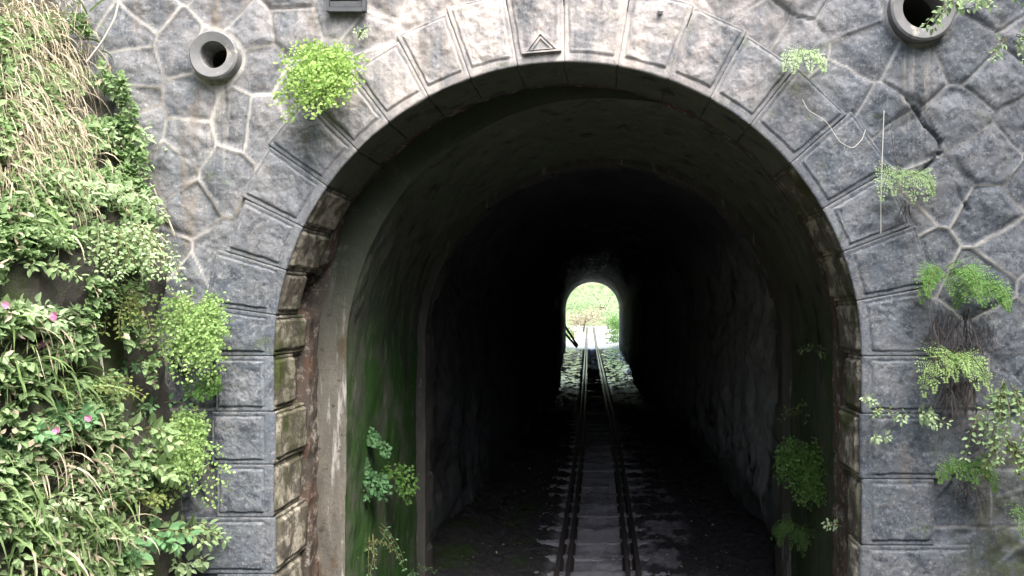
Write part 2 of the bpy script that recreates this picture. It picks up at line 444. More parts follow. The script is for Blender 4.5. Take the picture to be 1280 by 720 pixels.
# ------------------------------------------------------------------ tunnel portal
PX, PZ, PR, PY = -0.273, 3.14, 2.2, 6.0       # centre, springing height, radius and distance of the arch
portal = empty('tunnel_portal', (PX, PY, 0), 'weathered grey stone tunnel portal with arch ring around the dark opening', 'tunnel portal')
PLOC = np.array((PX, PY, 0.0))

# joints of the arch ring, degrees from the vertical (left negative), as in the photograph
J = [-91, -82, -73, -64, -54.8, -45.6, -37.4, -28.2, -19.3, -9.8, -.6, 9.8, 19.9, 29.0, 38.4, 49.2, 60.0, 69.3, 79.2, 91]
OUT = [.46, .54, .48, .52, .55, .56, .47, .52, .56, .60, .66, .60, .58, .55, .56, .60, .55, .58, .56]
rs = random.Random(4)
ZL = [3.14, 2.725, 2.33, 1.935, 1.51, 1.06, .60, .1]
ZR = [3.14, 2.71, 2.22, 1.725, 1.22, .72, .1]
WL = [.44, .47, .43, .66, .42, .62, .45]
WR = [.62, .60, .55, .82, .56, .7]
def ring_outer(X, Z):
    """distance outwards past the dressed stones (negative inside the ring)"""
    th = np.degrees(np.arctan2(X - PX, Z - PZ)); r = np.hypot(X - PX, Z - PZ)
    k = np.clip(np.searchsorted(J, th) - 1, 0, len(OUT) - 1)
    mid = (np.array(J)[k] + np.array(J)[k + 1]) / 2
    d_arch = r * np.cos(np.radians(th - mid)) - (PR + np.array(OUT)[k])
    kl = np.clip(np.searchsorted(-np.array(ZL), -Z) - 1, 0, len(WL) - 1)
    kr = np.clip(np.searchsorted(-np.array(ZR), -Z) - 1, 0, len(WR) - 1)
    d_left = (PX - X) - (PR + np.array(WL)[kl]); d_right = (X - PX) - (PR + np.array(WR)[kr])
    return np.where(Z >= PZ, d_arch, np.where(X < PX, d_left, d_right))

PIPES = [(P(272, 72, 6.0), .18, .098), (P(1150, 14, 6.0), .245, .15)]
def rock_face(x, z, k):
    return .5 * fbm(x * 5, z * 5, k, 5, .55) + .75 * (ridged(x * 3.2, z * 3.2, k + 3, 4) - .62)

def build_facing():
    st = .0135
    xs = np.arange(-5.2, 4.6, st); zs = np.arange(-.1, 7.5, st)
    X, Z = np.meshgrid(xs, zs, indexing='ij')
    XS = np.where(X < 0, X * 1.2, X * .92)
    wx = XS + .022 * fbm(X * 3.1, Z * 3.1, 1, 4, .7); wz = Z + .022 * fbm(X * 3.1, Z * 3.1, 7, 4, .6)
    # irregular rubble above, laid on the diagonal
    ang = R(43); c, s_ = math.cos(ang), math.sin(ang)
    A, B = .41, .36
    u = (wx * c + wz * s_) / A; v = (-wx * s_ + wz * c) / B
    rg = np.random.RandomState(11); jt = (rg.rand(64, 64, 2) - .5) * .62; tl = (rg.rand(64, 64, 2) - .5); rr = rg.rand(64, 64)
    iu, iv = np.floor(u).astype(int), np.floor(v).astype(int)
    def seed(du, dv):
        a_, b_ = (iu + du) & 63, (iv + dv) & 63
        return (iu + du + .5 + jt[a_, b_, 0]) * A, (iv + dv + .5 + jt[a_, b_, 1]) * B, rr[a_, b_]
    ux, vx = u * A, v * B
    best = np.full(X.shape, 9e9); bx = np.zeros(X.shape); by = np.zeros(X.shape); rnd = np.zeros(X.shape)
    for du in range(-2, 3):
        for dv in range(-2, 3):
            sx, sy, q = seed(du, dv); d = (ux - sx) ** 2 + (vx - sy) ** 2
            m = d < best; best = np.where(m, d, best); bx = np.where(m, sx, bx); by = np.where(m, sy, by); rnd = np.where(m, q, rnd)
    edge = np.full(X.shape, 9.)
    for du in range(-2, 3):
        for dv in range(-2, 3):
            sx, sy, q = seed(du, dv); dx, dy = sx - bx, sy - by; L = np.hypot(dx, dy)
            d = ((sx + bx) / 2 - ux) * dx + ((sy + by) / 2 - vx) * dy
            edge = np.where(L > 1e-6, np.minimum(edge, d / np.maximum(L, 1e-6)), edge)
    # squared coursed blocks below the springing
    zc = 3.17
    H = .44; row = np.floor((zc - Z) / H).astype(int); fz = ((zc - Z) / H - row) * H
    offs = np.random.RandomState(5).rand(64) * .9; Wb = .62
    q = (X + offs[row & 63]) / Wb; iq = np.floor(q).astype(int); fx = (q - iq) * Wb
    e2 = np.minimum(np.minimum(fz, H - fz), np.minimum(fx, Wb - fx)) + .012 * fbm(X * 6, Z * 6, 2, 3)
    r2 = rr[(row * 7) & 63, iq & 63]
    low = Z < zc + .02 * fbm(X * 3, 0, 0, 2)
    edge = np.where(low, e2, np.minimum(edge, np.abs(Z - zc) + .01)); rnd = np.where(low, r2 * .6, rnd)
    ro = ring_outer(X, Z)
    edge = np.minimum(edge, np.abs(ro) + .01)
    for (pc, ra, rb) in PIPES:
        edge = np.minimum(edge, np.abs(np.hypot(X - pc[0], Z - pc[2]) - ra) - .02 * (0.6 + fbm(X * 5, Z * 5, 3, 3)))
    jw = .009 + .010 * fbm(X * 1.7, Z * 1.7, 9, 3) - .006 * sstep(.5, 2.5, X)
    stone = sstep(jw * .6, jw + .012, edge)
    dome = sstep(jw, .16, edge)
    rf = rock_face(X + rnd * 13, Z + rnd * 7, 1)
    tx_, tz_ = (np.modf(rnd * 37.7)[0] - .5), (np.modf(rnd * 91.3)[0] - .5)
    tilt = (ux - bx) * tx_ * .22 + (vx - by) * tz_ * .22
    chunk = fbm(X * 4 + rnd * 31, Z * 4 - rnd * 17, 2, 4, .6)
    chunk = .6 * chunk + .4 * (np.floor(chunk * 5 + .5) / 5)
    hs = .014 + .010 * dome + ((.016 * rf + .026 * chunk + .7 * tilt) + .007 * fbm(X * 24, Z * 24, 3, 3)) * sstep(jw * .8, .06, edge) + (rnd - .5) * .018
    hm = .019 + .013 * fbm(X * 2.2, Z * 2.2, 6, 3) + .008 * fbm(X * 14, Z * 14, 8, 3)
    crack = sstep(.02, .16, fbm(X * 1.3, Z * 1.3, 12, 3) + .12 * sstep(.5, 2.5, X)) * sstep(.012, .004, np.abs(edge - .004))
    h = hm * (1 - stone) + hs * stone - .016 * crack
    for line in (((1138, 122), (1152, 140), (1160, 156), (1179, 176), (1177, 190), (1192, 212), (1197, 232), (1214, 262)), ((1180, 190), (1162, 208), (1150, 216))):
        for (q0, q1) in zip(line[:-1], line[1:]):
            a0, a1 = P(*q0, 5.97)[[0, 2]], P(*q1, 5.97)[[0, 2]]; dv = a1 - a0
            t_ = np.clip(((wx - XS + X - a0[0]) * dv[0] + (wz - a0[1]) * dv[1]) / (dv @ dv), 0, 1)
            dd_ = np.hypot(X + wx - XS - a0[0] - t_ * dv[0], wz - a0[1] - t_ * dv[1])
            cr = sstep(.015, .004, dd_) * sstep(-.45, .1, fbm(X * 5, Z * 5, 21, 3)); h = h - .04 * cr; crack = np.maximum(crack, cr)
    joint = (1 - sstep(jw * .5, jw + .008, edge)) * (1 - .45 * crack)
    keep = np.maximum(ro, 0) >= 0
    V = np.stack([X, PY + .028 - h, Z], -1).reshape(-1, 3)
    F = grid_faces(*X.shape)
    fm = (ro.ravel()[F].max(1) > -.03)
    for (pc, ra, rb) in PIPES:
        fm &= np.hypot(X - pc[0], Z - pc[2]).ravel()[F].max(1) > rb + .03
    F = F[fm]
    used = np.unique(F); mp = np.full(len(V), -1); mp[used] = np.arange(len(used))
    a = Acc(); a.add(V[used], mp[F], rnd.ravel()[used], joint.ravel()[used])
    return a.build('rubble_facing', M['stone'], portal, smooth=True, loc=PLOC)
build_facing()

def panel_h(d_in, d_side1, d_side2, d_out, x, z, k, rough, mi=.072, ms=.034, mo=.02):
    e = np.minimum(np.minimum(d_in - mi, d_out - mo), np.minimum(d_side1, d_side2) - ms)
    wob = .006 * fbm(x * 12, z * 12, k, 2)
    e = e + wob
    raise_ = sstep(.0, .010, e)
    groove = sstep(.009, .003, np.abs(e + .003))
    return raise_ * (.010 + rough * (rock_face(x, z, k) + .45 * fbm(x * 16, z * 16, k, 4, .6)) * sstep(0, .04, e)) - .005 * groove + .0015 * fbm(x * 30, z * 30, k, 2)

def dressed(name, front, nin, nside, k, rough, depth, rv, ins, overhead=False):
    """one dressed ring stone: worked front face, arris and the face turned into the opening
    front(a,b): a across the joint direction 0..1, b 0 at the arris .. 1 outside -> (X,Z,da,db,inner normal)"""
    na, nb = nside, nin
    aa = np.linspace(0, 1, na)
    g = np.linspace(0, 1, nb)
    # front face
    A, Bm = np.meshgrid(aa, g, indexing='ij')
    X, Z, la, lb, nx, nz = front(A, Bm)
    h = panel_h(Bm * lb, A * la, (1 - A) * la, (1 - Bm) * lb, X + k * 3.1, Z, k, rough)
    bev = .006 * sstep(.012, 0, Bm * lb) + .002 * sstep(.008, 0, np.minimum(A, 1 - A) * la)
    front_v = np.stack([X, PY - .022 - h + bev, Z], -1)
    # reveal face, going into the opening
    nd = max(10, int(depth / .02)); dd = np.linspace(depth, 0.0, nd)
    A2, D2 = np.meshgrid(aa, dd, indexing='ij')
    X2, Z2, la2, _, nx2, nz2 = front(A2, np.zeros_like(A2))
    e = np.minimum(np.minimum(A2, 1 - A2) * la2 - .03, np.minimum(D2 - .045, depth - D2 + .02)) + .008 * fbm(A2 * 9, D2 * 9, k, 2)
    hr = sstep(0, .02, e) * (.012 + rv * rock_face(A2 * la2 + k, D2, k + 2)) - .008 * sstep(.012, .003, np.abs(e + .004)) - .008 * sstep(.02, 0, np.minimum(A2, 1 - A2) * la2)
    if overhead: hr = .012 * fbm(X2 * 5, D2 * 5, Z2 * 5, 5, .6) - .006 * sstep(.012, 0, np.minimum(A2, 1 - A2) * la2)
    hr = hr + ins
    hr = hr * sstep(0, .02, D2)
    rev_v = np.stack([X2 + nx2 * hr, PY - .022 + D2, Z2 + nz2 * hr], -1)
    V = np.concatenate([rev_v[:, :-1], front_v], 1)
    n1 = V.shape[1]
    # skirts on every border so the stone has thickness
    top = V.copy()
    pad = np.zeros((na + 2, n1 + 2, 3)); pad[1:-1, 1:-1] = V
    def push(p):
        q = p.copy(); m = q[..., 1] < PY + .02
        q[..., 1] += .09; return q
    nin_x = np.concatenate([nx2[:, :-1], nx], 1); nin_z = np.concatenate([nz2[:, :-1], nz], 1)
    isrev = np.concatenate([np.ones(nd - 1), np.zeros(nb)])
    def back(i0, sl):
        q = V[sl].copy()
        return q
    ends = []
    for i in (0, -1):
        q = V[i].copy(); w = isrev[:, None]
        q = q + np.stack([-nin_x[i] * .09 * isrev, .09 * (1 - isrev), -nin_z[i] * .09 * isrev], -1)
        q[nd - 1] = q[nd] if nd < n1 else q[nd - 1]
        ends.append(q)
    pad[0, 1:-1], pad[-1, 1:-1] = ends
    inn = V[:, 0] + np.stack([-nx2[:, 0] * .2, 0 * nx2[:, 0], -nz2[:, 0] * .2], -1)
    outb = V[:, -1] + np.array((0, .09, 0))
    pad[1:-1, 0], pad[1:-1, -1] = inn, outb
    pad[0, 0], pad[-1, 0] = inn[0], inn[-1]; pad[0, -1], pad[-1, -1] = outb[0], outb[-1]
    F = grid_faces(na + 2, n1 + 2)
    col = (F % (n1 + 2)).max(1)
    acc = Acc(); rn = rs.random()
    acc.add(pad.reshape(-1, 3), F, rn * .75 + .2, 0.0)
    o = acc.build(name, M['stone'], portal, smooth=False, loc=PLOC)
    o.data.materials.append(M['lining' if overhead else 'reveal'])
    o.data.polygons.foreach_set('material_index', (col <= nd - 1).astype(np.int32))
    o.data.polygons.foreach_set('use_smooth', np.ones(len(o.data.polygons), bool))
    return o

GAP = .003
for i in range(len(OUT)):
    t0, t1 = R(J[i]), R(J[i + 1])
    if i == 0: t0 = R(-90)
    if i == len(OUT) - 1: t1 = R(90)
    t0 += GAP / PR; t1 -= GAP / PR
    mid = (t0 + t1) / 2
    def front(A, B, t0=t0, t1=t1, mid=mid, w=OUT[i]):
        th = t0 + (t1 - t0) * A
        ro = (PR + w - .012) / np.cos(th - mid)
        r = PR + (ro - PR) * B
        X, Z = PX + r * np.sin(th), PZ + r * np.cos(th)
        return X, Z, r * (t1 - t0), np.full_like(A, w), -np.sin(th), -np.cos(th)
    name = 'keystone' if i == 9 else 'voussoir'
    o = dressed(name, front, 64, 54, i + 1, .012 + .014 * rs.random(), [.60, .44, .62, .6, .64, .6, .6, .6, .6, .6, .6, .6, .6, .62, .6, .64, .58, .6, .5][i], .028, 0.0, 4 <= i <= 14)
    if i == 9:                   # the raised triangle cut on the keystone
        a = Acc()
        c = P(677, 58, PY); hw, hh = .15, .17
        ax = R(-4.9)
        def loc(u, v, y): return (c[0] + u * math.cos(ax) + v * math.sin(ax), PY - .03 - y, c[2] - u * math.sin(ax) + v * math.cos(ax))
        for sc, yo, yi in ((1.0, 0, .022), (.60, .0, .024)):
            tri = [(-hw, -.06), (hw, -.06), (0, hh - .06)]; g = (0, -.012)
            o3 = [((u - g[0]) * sc + g[0], (v - g[1]) * sc + g[1]) for u, v in tri]
            i3 = [((u - g[0]) * sc * .74 + g[0], (v - g[1]) * sc * .74 + g[1]) for u, v in tri]
            b3 = [loc(u, v, -.02) for u, v in o3]; t3 = [loc(u * .97, v * .97, yi) for u, v in o3]; n3 = [loc(u, v, yi) for u, v in i3]; d3 = [loc(u * .98, v * .98, .009 if sc == 1.0 else .014) for u, v in i3]
            vv = b3 + t3 + n3 + d3
            ff = []
            for q in range(3):
                w = (q + 1) % 3
                ff += [(q, w, 3 + w, 3 + q), (3 + q, 3 + w, 6 + w, 6 + q), (6 + q, 6 + w, 9 + w, 9 + q)]
            a.add(vv, ff, .75); a.add(d3, [(0, 1, 2)], .5)
        a.build('carved_triangle', M['stone'], o, loc=PLOC)

for side, ZZ, WW in ((-1, ZL, WL), (1, ZR, WR)):
    for i in range(len(WW)):
        z1, z0 = ZZ[i] - GAP, ZZ[i + 1] + GAP
        def front(A, B, z0=z0, z1=z1, w=WW[i] - .012, side=side):
            Z = z0 + (z1 - z0) * A
            X = PX + side * (PR + w * B)
            o1 = np.ones_like(A)
            return X, Z, o1 * (z1 - z0), o1 * w, -side * o1, 0 * o1
        dep = (.40, .60, .52, .63, .55, .6, .6)[i] if side < 0 else (.36, .52, .34, .3, .36, .5)[i]
        dressed('quoin', front, 64, 60, 30 + i + (10 if side > 0 else 0), .010 + .014 * rs.random(), dep, .034, .014 * (i % 2))

def arch_section(n, cx, spring, half, crown_r=None):
    """points (x,z, inward normal) from the left foot over the crown to the right foot"""
    nl = n // 4
    zs = np.linspace(-.2, spring, nl, endpoint=False)
    th = np.linspace(-math.pi / 2, math.pi / 2, n - 2 * nl)
    x = np.concatenate([np.full(nl, -half), half * np.sin(th), np.full(nl, half)])
    z = np.concatenate([zs, spring + half * np.cos(th), zs[::-1]])
    nx = np.concatenate([np.ones(nl), -np.sin(th), -np.ones(nl)])
    nz = np.concatenate([np.zeros(nl), -np.cos(th), np.zeros(nl)])
    return x + cx, z, nx, nz

# mortar behind the ring stones and the rusty masonry behind the reveal
a = Acc()
x, z, nx, nz = arch_section(160, PX, PZ, PR + .016)
for (y0, y1) in ((PY - .0155, PY + .30),):
    yy = np.linspace(y0, y1, 8)
    V = np.stack([np.repeat(x[:, None], 8, 1), np.repeat(yy[None], len(x), 0), np.repeat(z[:, None], 8, 1)], -1)
    a.add(V, grid_faces(len(x), 8))
xo, zo = PX - nx * 0, 0
rr_ = np.linspace(0, .40, 4)
V = np.stack([x[:, None] - nx[:, None] * rr_[None], np.full((len(x), 4), PY - .0155), z[:, None] - nz[:, None] * rr_[None]], -1)
a.add(V, grid_faces(len(x), 4))
a.build('joint_mortar', M['mortar'], portal, loc=PLOC)
a = Acc()
x, z, nx, nz = arch_section(300, PX, PZ, PR + .05)
yy = np.linspace(PY + .305, PY + .90, 60)
Yg, Xg = np.meshgrid(yy, x); _, Zg = np.meshgrid(yy, z)
d = .08 * sstep(PY + .60, PY + .63, Yg) * sstep(4.4, 3.9, Zg) * (Xg < PX) - .22 * sstep(PY + .50, PY + .54, Yg) * sstep(PY + .84, PY + .80, Yg) * sstep(3.46, 3.50, Zg) * sstep(3.86, 3.80, Zg) * (Xg < PX)
d = d + .03 * rock_face(Yg * 1.5, (Xg + Zg) * 1.2, 5) + .02 * fbm(Yg * 14, Zg * 14, 2, 4, .65) - .02 * sstep(.014, .005, np.abs(((Zg / .41) % 1) - .5) * .41)
V = np.stack([Xg + nx[:, None] * d, Yg, Zg + nz[:, None] * d], -1)
a.add(V, grid_faces(*Yg.shape))
a.build('reveal_backing', M['rust'], portal, smooth=True, loc=PLOC)

# ------------------------------------------------------------------ tunnel lining and bore
LR, LSP = 2.21, 3.09
lining = empty('tunnel_lining', (0, 6.85, 0), 'mossy concrete tunnel lining just inside the stone arch', 'tunnel lining')
LL = np.array((0, 6.85, 0.0))
a = Acc()
x, z, nx, nz = arch_section(300, 0, LSP, LR)
yy = np.linspace(6.85, 9.52, 150)
Yg, Xg = np.meshgrid(yy, x); _, Zg = np.meshgrid(yy, z)
d = .03 * fbm(Xg * 1.4, Yg * 1.4, Zg * 1.4, 5) + (.018 * (ridged(Xg * 4, Yg * 4, Zg * 2, 4) - .6) + .06 * fbm(Xg * 3, Yg * 3, Zg * 3, 5, .6) * sstep(2.6, 4.2, Zg) + .02 * fbm(Xg * 7, Yg * 7, Zg * 5, 4, .6)) * sstep(6.85, 6.95, Yg)

V = np.stack([Xg + nx[:, None] * d, Yg, Zg + nz[:, None] * d], -1)
a.add(V, grid_faces(*Yg.shape)); a.build('lining_wall', M['lining'], lining, smooth=True, loc=LL)
a = Acc()
rr_ = np.linspace(0, .75, 30)
Rg, Xg = np.meshgrid(rr_, x); _, Zg = np.meshgrid(rr_, z)
d0 = (.03 * fbm(x * 1.4, 6.85 * 1.4, z * 1.4, 5))[:, None]
chip = .03 * sstep(-.1, .5, fbm(x * 5, 1.0, z * 5, 3))[:, None] * sstep(.05, 0, Rg)
dy = .02 * fbm(Xg * 3 - nx[:, None] * Rg * 3, 0, Zg * 3, 4) + chip - .012
Rg2 = -d0 * (Rg < 1e-6) + Rg
V = np.stack([Xg - nx[:, None] * Rg2, 6.85 + dy * (Rg > 1e-6) , Zg - nz[:, None] * Rg2], -1)
a.add(V, grid_faces(*Rg.shape)); a.build('end_face', M['edge'], lining, smooth=True, loc=LL)
# concrete rib where the lining meets the rough bore
def rib():
    a = Acc()
    x, z, nx, nz = arch_section(300, 0, 3.1, 2.11)
    prof = [(-.25, 9.46), (-.12, 9.46), (-.005, 9.46), (0, 9.47), (0, 9.55), (0, 9.65), (0, 9.78), (-.01, 9.8), (-.15, 9.8), (-.6, 9.8)]
    tooth = .035 * (np.floor(np.cumsum(np.hypot(np.gradient(x), np.gradient(z))) / .43) % 2)
    V = []
    for r_, y_ in prof:
        n = .01 * fbm(x * 4, y_ * 4, z * 4, 4)
        rr2 = r_ + n * (abs(r_) < .1) + (tooth if y_ > 9.6 and abs(r_) < .05 else 0) - (.02 if y_ > 9.6 else 0)
        V.append(np.stack([x + nx * rr2, np.full_like(x, y_) + .012 * fbm(x * 5, 1, z * 5, 3), z + nz * rr2], -1))
    a.add(np.stack(V, 1), grid_faces(len(x), len(prof)))
    return a.build('rib', M['ribm'], lining, smooth=False, loc=LL)
rib()

def bore_center(y): return np.interp(y, [9, 17, 26, 34, 46, 67], [0, 0.0, -.05, -.27, -.5, -.97])
def bore_half(y): return np.interp(y, [9, 12, 17, 26, 34, 44, 67], [2.32, 2.34, 2.25, 1.85, 1.56, 1.9, 2.22])
ys = [9.72]
while ys[-1] < 67: ys.append(ys[-1] + (.07 if ys[-1] < 16 else .16 if ys[-1] < 30 else .5))
ys[-1] = 67.0; ys = np.array(ys)
a = Acc(); rows = []
for y in ys:
    h = float(bore_half(y))
    x, z, nx, nz = arch_section(220, 0, 3.45 + (2.2 - h) * .8 if y > 11 else 3.4, h)
    amp = np.interp(y, [9.7, 11, 60, 66.5], [.5, 1, .7, .1])
    d = amp * (.20 * (ridged(x * .8, y * .8, z * .8, 5) - .62) + .14 * fbm(x * 1.7, y * 1.5, z * 1.7, 5) + .05 * fbm(x * 6, y * 6, z * 6, 3)) - .06 * amp
    rows.append(np.stack([x + nx * d + bore_center(y), np.full_like(x, y), z + nz * d], -1))
a.add(np.stack(rows, 0), grid_faces(len(ys), 220))
fl = rows[-1]; ctr = np.array((bore_center(67), 67.02, 2.0)); outr = fl + (fl - ctr) / np.linalg.norm(fl - ctr, axis=1)[:, None] * 6; outr[:, 1] = 67.02
a.add(np.stack([fl, outr], 0), grid_faces(2, 220))
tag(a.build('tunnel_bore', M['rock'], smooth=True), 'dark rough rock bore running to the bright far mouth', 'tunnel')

# ------------------------------------------------------------------ railway track
track = empty('railway_track', (float(track_x(4)), 4, 0), 'rusty narrow railway track with guard rails running through the tunnel', 'railway track')
TL = np.array(track.location)
ry = np.concatenate([np.arange(-12, 30, .5), np.arange(30, 112, 1.0)])
def rail(name, off, hgt=.19, w=.066):
    prof = [(-.055, 0.03), (-.055, .045), (-.012, .06), (-.011, hgt - .04), (-w / 2, hgt - .03), (-w / 2, hgt - .006), (-w / 2 + .008, hgt), (w / 2 - .008, hgt), (w / 2, hgt - .006), (w / 2, hgt - .03), (.011, hgt - .04), (.012, .06), (.055, .045), (.055, .03)]
    a = Acc()
    V = np.stack([np.stack([np.full_like(ry, u) + off + track_x(ry) + .004 * vnoise(ry * .7, off * 9, 0), ry, np.full_like(ry, v) + .006 * vnoise(ry * .5, off * 7, 3) + np.clip(ry - 70, 0, 60) * .02], -1) for u, v in prof], 1)
    a.add(V, grid_faces(len(ry), len(prof)))
    return a.build(name, M['rail'], track, loc=TL)
rail('running_rail', -.50); rail('running_rail', .53)
rail('guard_rail', -.365, .175, .06); rail('guard_rail', .395, .175, .06)
def sleeper_mesh():
    a = Acc()
    nx_, ny_ = 40, 8
    xs = np.linspace(-.92, .92, nx_); pr = [(-.115, -.08), (-.112, .045), (-.095, .062), (-.04, .066), (.04, .066), (.095, .062), (.112, .045), (.115, -.08)]
    V = np.stack([np.stack([xs, np.full_like(xs, u) + .012 * vnoise(xs * 5, u * 9, 1), np.full_like(xs, v) + .01 * vnoise(xs * 6, u * 20, 4) * (v > 0)], -1) for u, v in pr], 1)
    a.add(V, grid_faces(nx_, ny_))
    for q in (-.50, .53):
        for e in (-.085, .085):
            c_ = np.array((q + e - .01, 0, .075)); v_ = [c_ + np.array((i * .028, j * .045, k * .014 - (.008 if i == (1 if e > 0 else -1) else 0))) for i in (-1, 1) for j in (-1, 1) for k in (-1, 1)]
            a.add(v_, [(0, 1, 3, 2), (4, 6, 7, 5), (0, 4, 5, 1), (2, 3, 7, 6), (0, 2, 6, 4), (1, 5, 7, 3)], .2)
    a.add(V[0], [tuple(range(ny_))]); a.add(V[-1], [tuple(range(ny_))[::-1]])
    return a
sl = None
for k in range(84):
    y = 5.18 + k * SLEEP
    if sl is None:
        sl = sleeper_mesh().build('sleeper', M['sleeper'], track, smooth=False); o = sl
    else:
        o = sl.copy(); COL.objects.link(o); o.parent = track
    o.location = (float(track_x(y)) - TL[0] + .01 + rs.uniform(-.02, .02), y - TL[1], rs.uniform(-.022, .004))
    o.rotation_euler = (0, 0, R(rs.uniform(-1.2, 1.2)))

# ------------------------------------------------------------------ drain pipes, slot, marker, wires
def drain_pipe(pc, ra, rb, label):
    root = empty('drain_pipe', (pc[0], PY, pc[2]), label, 'drain pipe', 'clay drain pipes in the wall')
    L = np.array((pc[0], PY, pc[2])); th = np.linspace(0, 2 * math.pi, 49)
    def lathe(prof):
        V = np.stack([np.stack([pc[0] + r * np.cos(th) * (1 + .01 * np.sin(3 * th)), np.full_like(th, y) + .004 * np.sin(2 * th + r * 9), pc[2] + r * np.sin(th)], -1) for r, y in prof], 1)
        a = Acc(); a.add(V, grid_faces(len(th), len(prof))); return a
    lathe([(ra * .97, PY + .1), (ra, PY - .07), (ra, PY - .071), (ra * .93, PY - .082), (ra * .93, PY - .0821), (rb * 1.04, PY - .07), (rb * 1.04, PY - .0699), (rb, PY - .06), (rb * .98, PY + .12)]).build('collar', M['pipe'], root, smooth=False, loc=L)
    a = lathe([(rb * .98, PY + .121), (rb * .97, PY + .7), (.001, PY + .71)]); a.build('bore', M['pipein'], root, smooth=True, loc=L)
drain_pipe(*PIPES[0], 'round grey drain pipe mouth in the rubble wall left of the arch')
drain_pipe(*PIPES[1], 'larger round drain pipe mouth half hidden by the vine above the arch on the right')

def boxes(acc, c, s, rnd=.5):
    c, s = np.array(c), np.array(s) / 2
    v = [c + s * np.array((i, j, k)) for i in (-1, 1) for j in (-1, 1) for k in (-1, 1)]
    acc.add(v, [(0, 1, 3, 2), (4, 6, 7, 5), (0, 4, 5, 1), (2, 3, 7, 6), (0, 2, 6, 4), (1, 5, 7, 3)], rnd)
c = P(433, -14, 5.96)
g = empty('drain_grate', (c[0], PY, c[2]), 'dark slotted metal drain grate above the lime green fern', 'grate')
GL = np.array((c[0], PY, c[2]))
a = Acc()
for q in (-1, 1):
    boxes(a, (c[0] + q * .135, PY - .035, c[2]), (.022, .05, .34)); boxes(a, (c[0], PY - .037, c[2] + q * .16), (.246, .05, .03))
a.build('frame', M['metal'], g, loc=GL)
for k in range(4):
    a = Acc(); boxes(a, (c[0], PY - .03, c[2] - .115 + k * .075), (.243, .03, .042)); a.build('bar', M['metal'], g, loc=GL)
a = Acc(); th = np.linspace(0, 2 * math.pi, 13); c = P(826, 12, 5.92)
V = np.stack([np.stack([c[0] + r * np.cos(th), np.full_like(th, y), c[2] + r * np.sin(th)], -1) for r, y in ((.021, PY), (.021, c[1]), (.014, c[1] - .008), (.001, c[1] - .009))], 1)
a.add(V, grid_faces(13, 4)); tag(a.build('marker_stud', M['white'], loc=(c[0], PY, c[2])), 'small white round stud on the arch stone right of the keystone', 'stud')

def strand(name, pts, rad, label, cat, m='twig', y=5.88):
    p = np.array([P(q[0], q[1], q[2] if len(q) > 2 else y) for q in pts])
    t = np.linspace(0, len(p) - 1, len(p) * 6)
    q = np.stack([np.interp(t, np.arange(len(p)), p[:, k]) for k in range(3)], 1)
    for _ in range(3): q[1:-1] = (q[:-2] + q[1:-1] * 2 + q[2:]) / 4
    a = Acc(); tube(a, q - q[0], rad, 5, .8)
    o = a.build(name, M[m]); o.location = q[0]
    return tag(o, label, cat)
strand('dead_vine', [(1105, 138), (1103, 190), (1101, 250), (1101, 292)], .0034, 'straight pale dead vine hanging down beside the upper right arch stones', 'vine')
strand('dead_vine', [(1003, 124), (1010, 138), (1032, 150), (1050, 178), (1066, 186), (1078, 174), (1082, 162)], .003, 'thin pale dead vine curling in a loop over the arch stones on the right', 'vine')
strand('dead_vine', [(1114, 165), (1118, 190), (1126, 222)], .004, 'short brown dead vine above the fern with hanging roots', 'vine', 'root')
strand('dead_vine', [(149, 0), (143, 25), (128, 52), (108, 78)], .007, 'pale dead vine arching across the wall top on the left', 'vine', y=5.6)
strand('dead_vine', [(101, 330), (106, 365), (116, 400), (124, 430), (130, 478)], .008, 'long pale stalk hanging down the bank below the leafy cascade', 'vine', y=5.25)

# ------------------------------------------------------------------ plants
OV = np.array([(0, 0, 0), (.33, .5, .06), (.72, .34, .03), (1, 0, -.10), (.72, -.34, .03), (.33, -.5, .06), (.36, 0, -.04), (.72, 0, -.05)])
OVF = [(0, 6, 1), (6, 7, 2, 1), (7, 3, 2), (0, 5, 6), (6, 5, 4, 7), (7, 4, 3)]
FAN = np.array([(0, 0, 0), (.55, .42, .05), (.95, .34, 0), (1.0, 0, .06), (.95, -.34, 0), (.55, -.42, .05)])
FANF = [(0, 1, 2, 3), (0, 3, 4, 5)]
DIA = np.array([(0, 0, 0), (.35, .5, .05), (1, 0, -.06), (.35, -.5, .05)])
DIAF = [(0, 2, 1), (0, 3, 2)]
def norm(v): return v / (np.linalg.norm(v, axis=-1, keepdims=True) + 1e-9)
def leaves(acc, pos, d, up, ln, wd, T=OV, F=OVF, rnd=None, rg=None):
    pos = np.asarray(pos, float); n = len(pos)
    if n == 0: return
    t = norm(np.broadcast_to(d, (n, 3))); s = norm(np.cross(t, np.broadcast_to(up, (n, 3)) + 1e-4)); nn = np.cross(s, t)
    ln = np.broadcast_to(ln, (n,)); wd = np.broadcast_to(wd, (n,))
    V = pos[:, None] + T[None, :, 0, None] * ln[:, None, None] * t[:, None] + T[None, :, 1, None] * wd[:, None, None] * s[:, None] + T[None, :, 2, None] * ln[:, None, None] * nn[:, None]
    m = len(T); base = (np.arange(n) * m)[:, None]
    r = np.repeat(rg.rand(n) if rnd is None else np.broadcast_to(rnd, (n,)), m)
    by = {}
    for f in F: by.setdefault(len(f), []).append(f)
    first = True
    for q in by.values():
        q = np.array(q); fa = (base[:, None, :] + q[None]).reshape(-1, q.shape[1])
        if first: acc.add(V.reshape(-1, 3), fa, r); first = False
        else: acc.f.append(fa + acc.n - n * m)
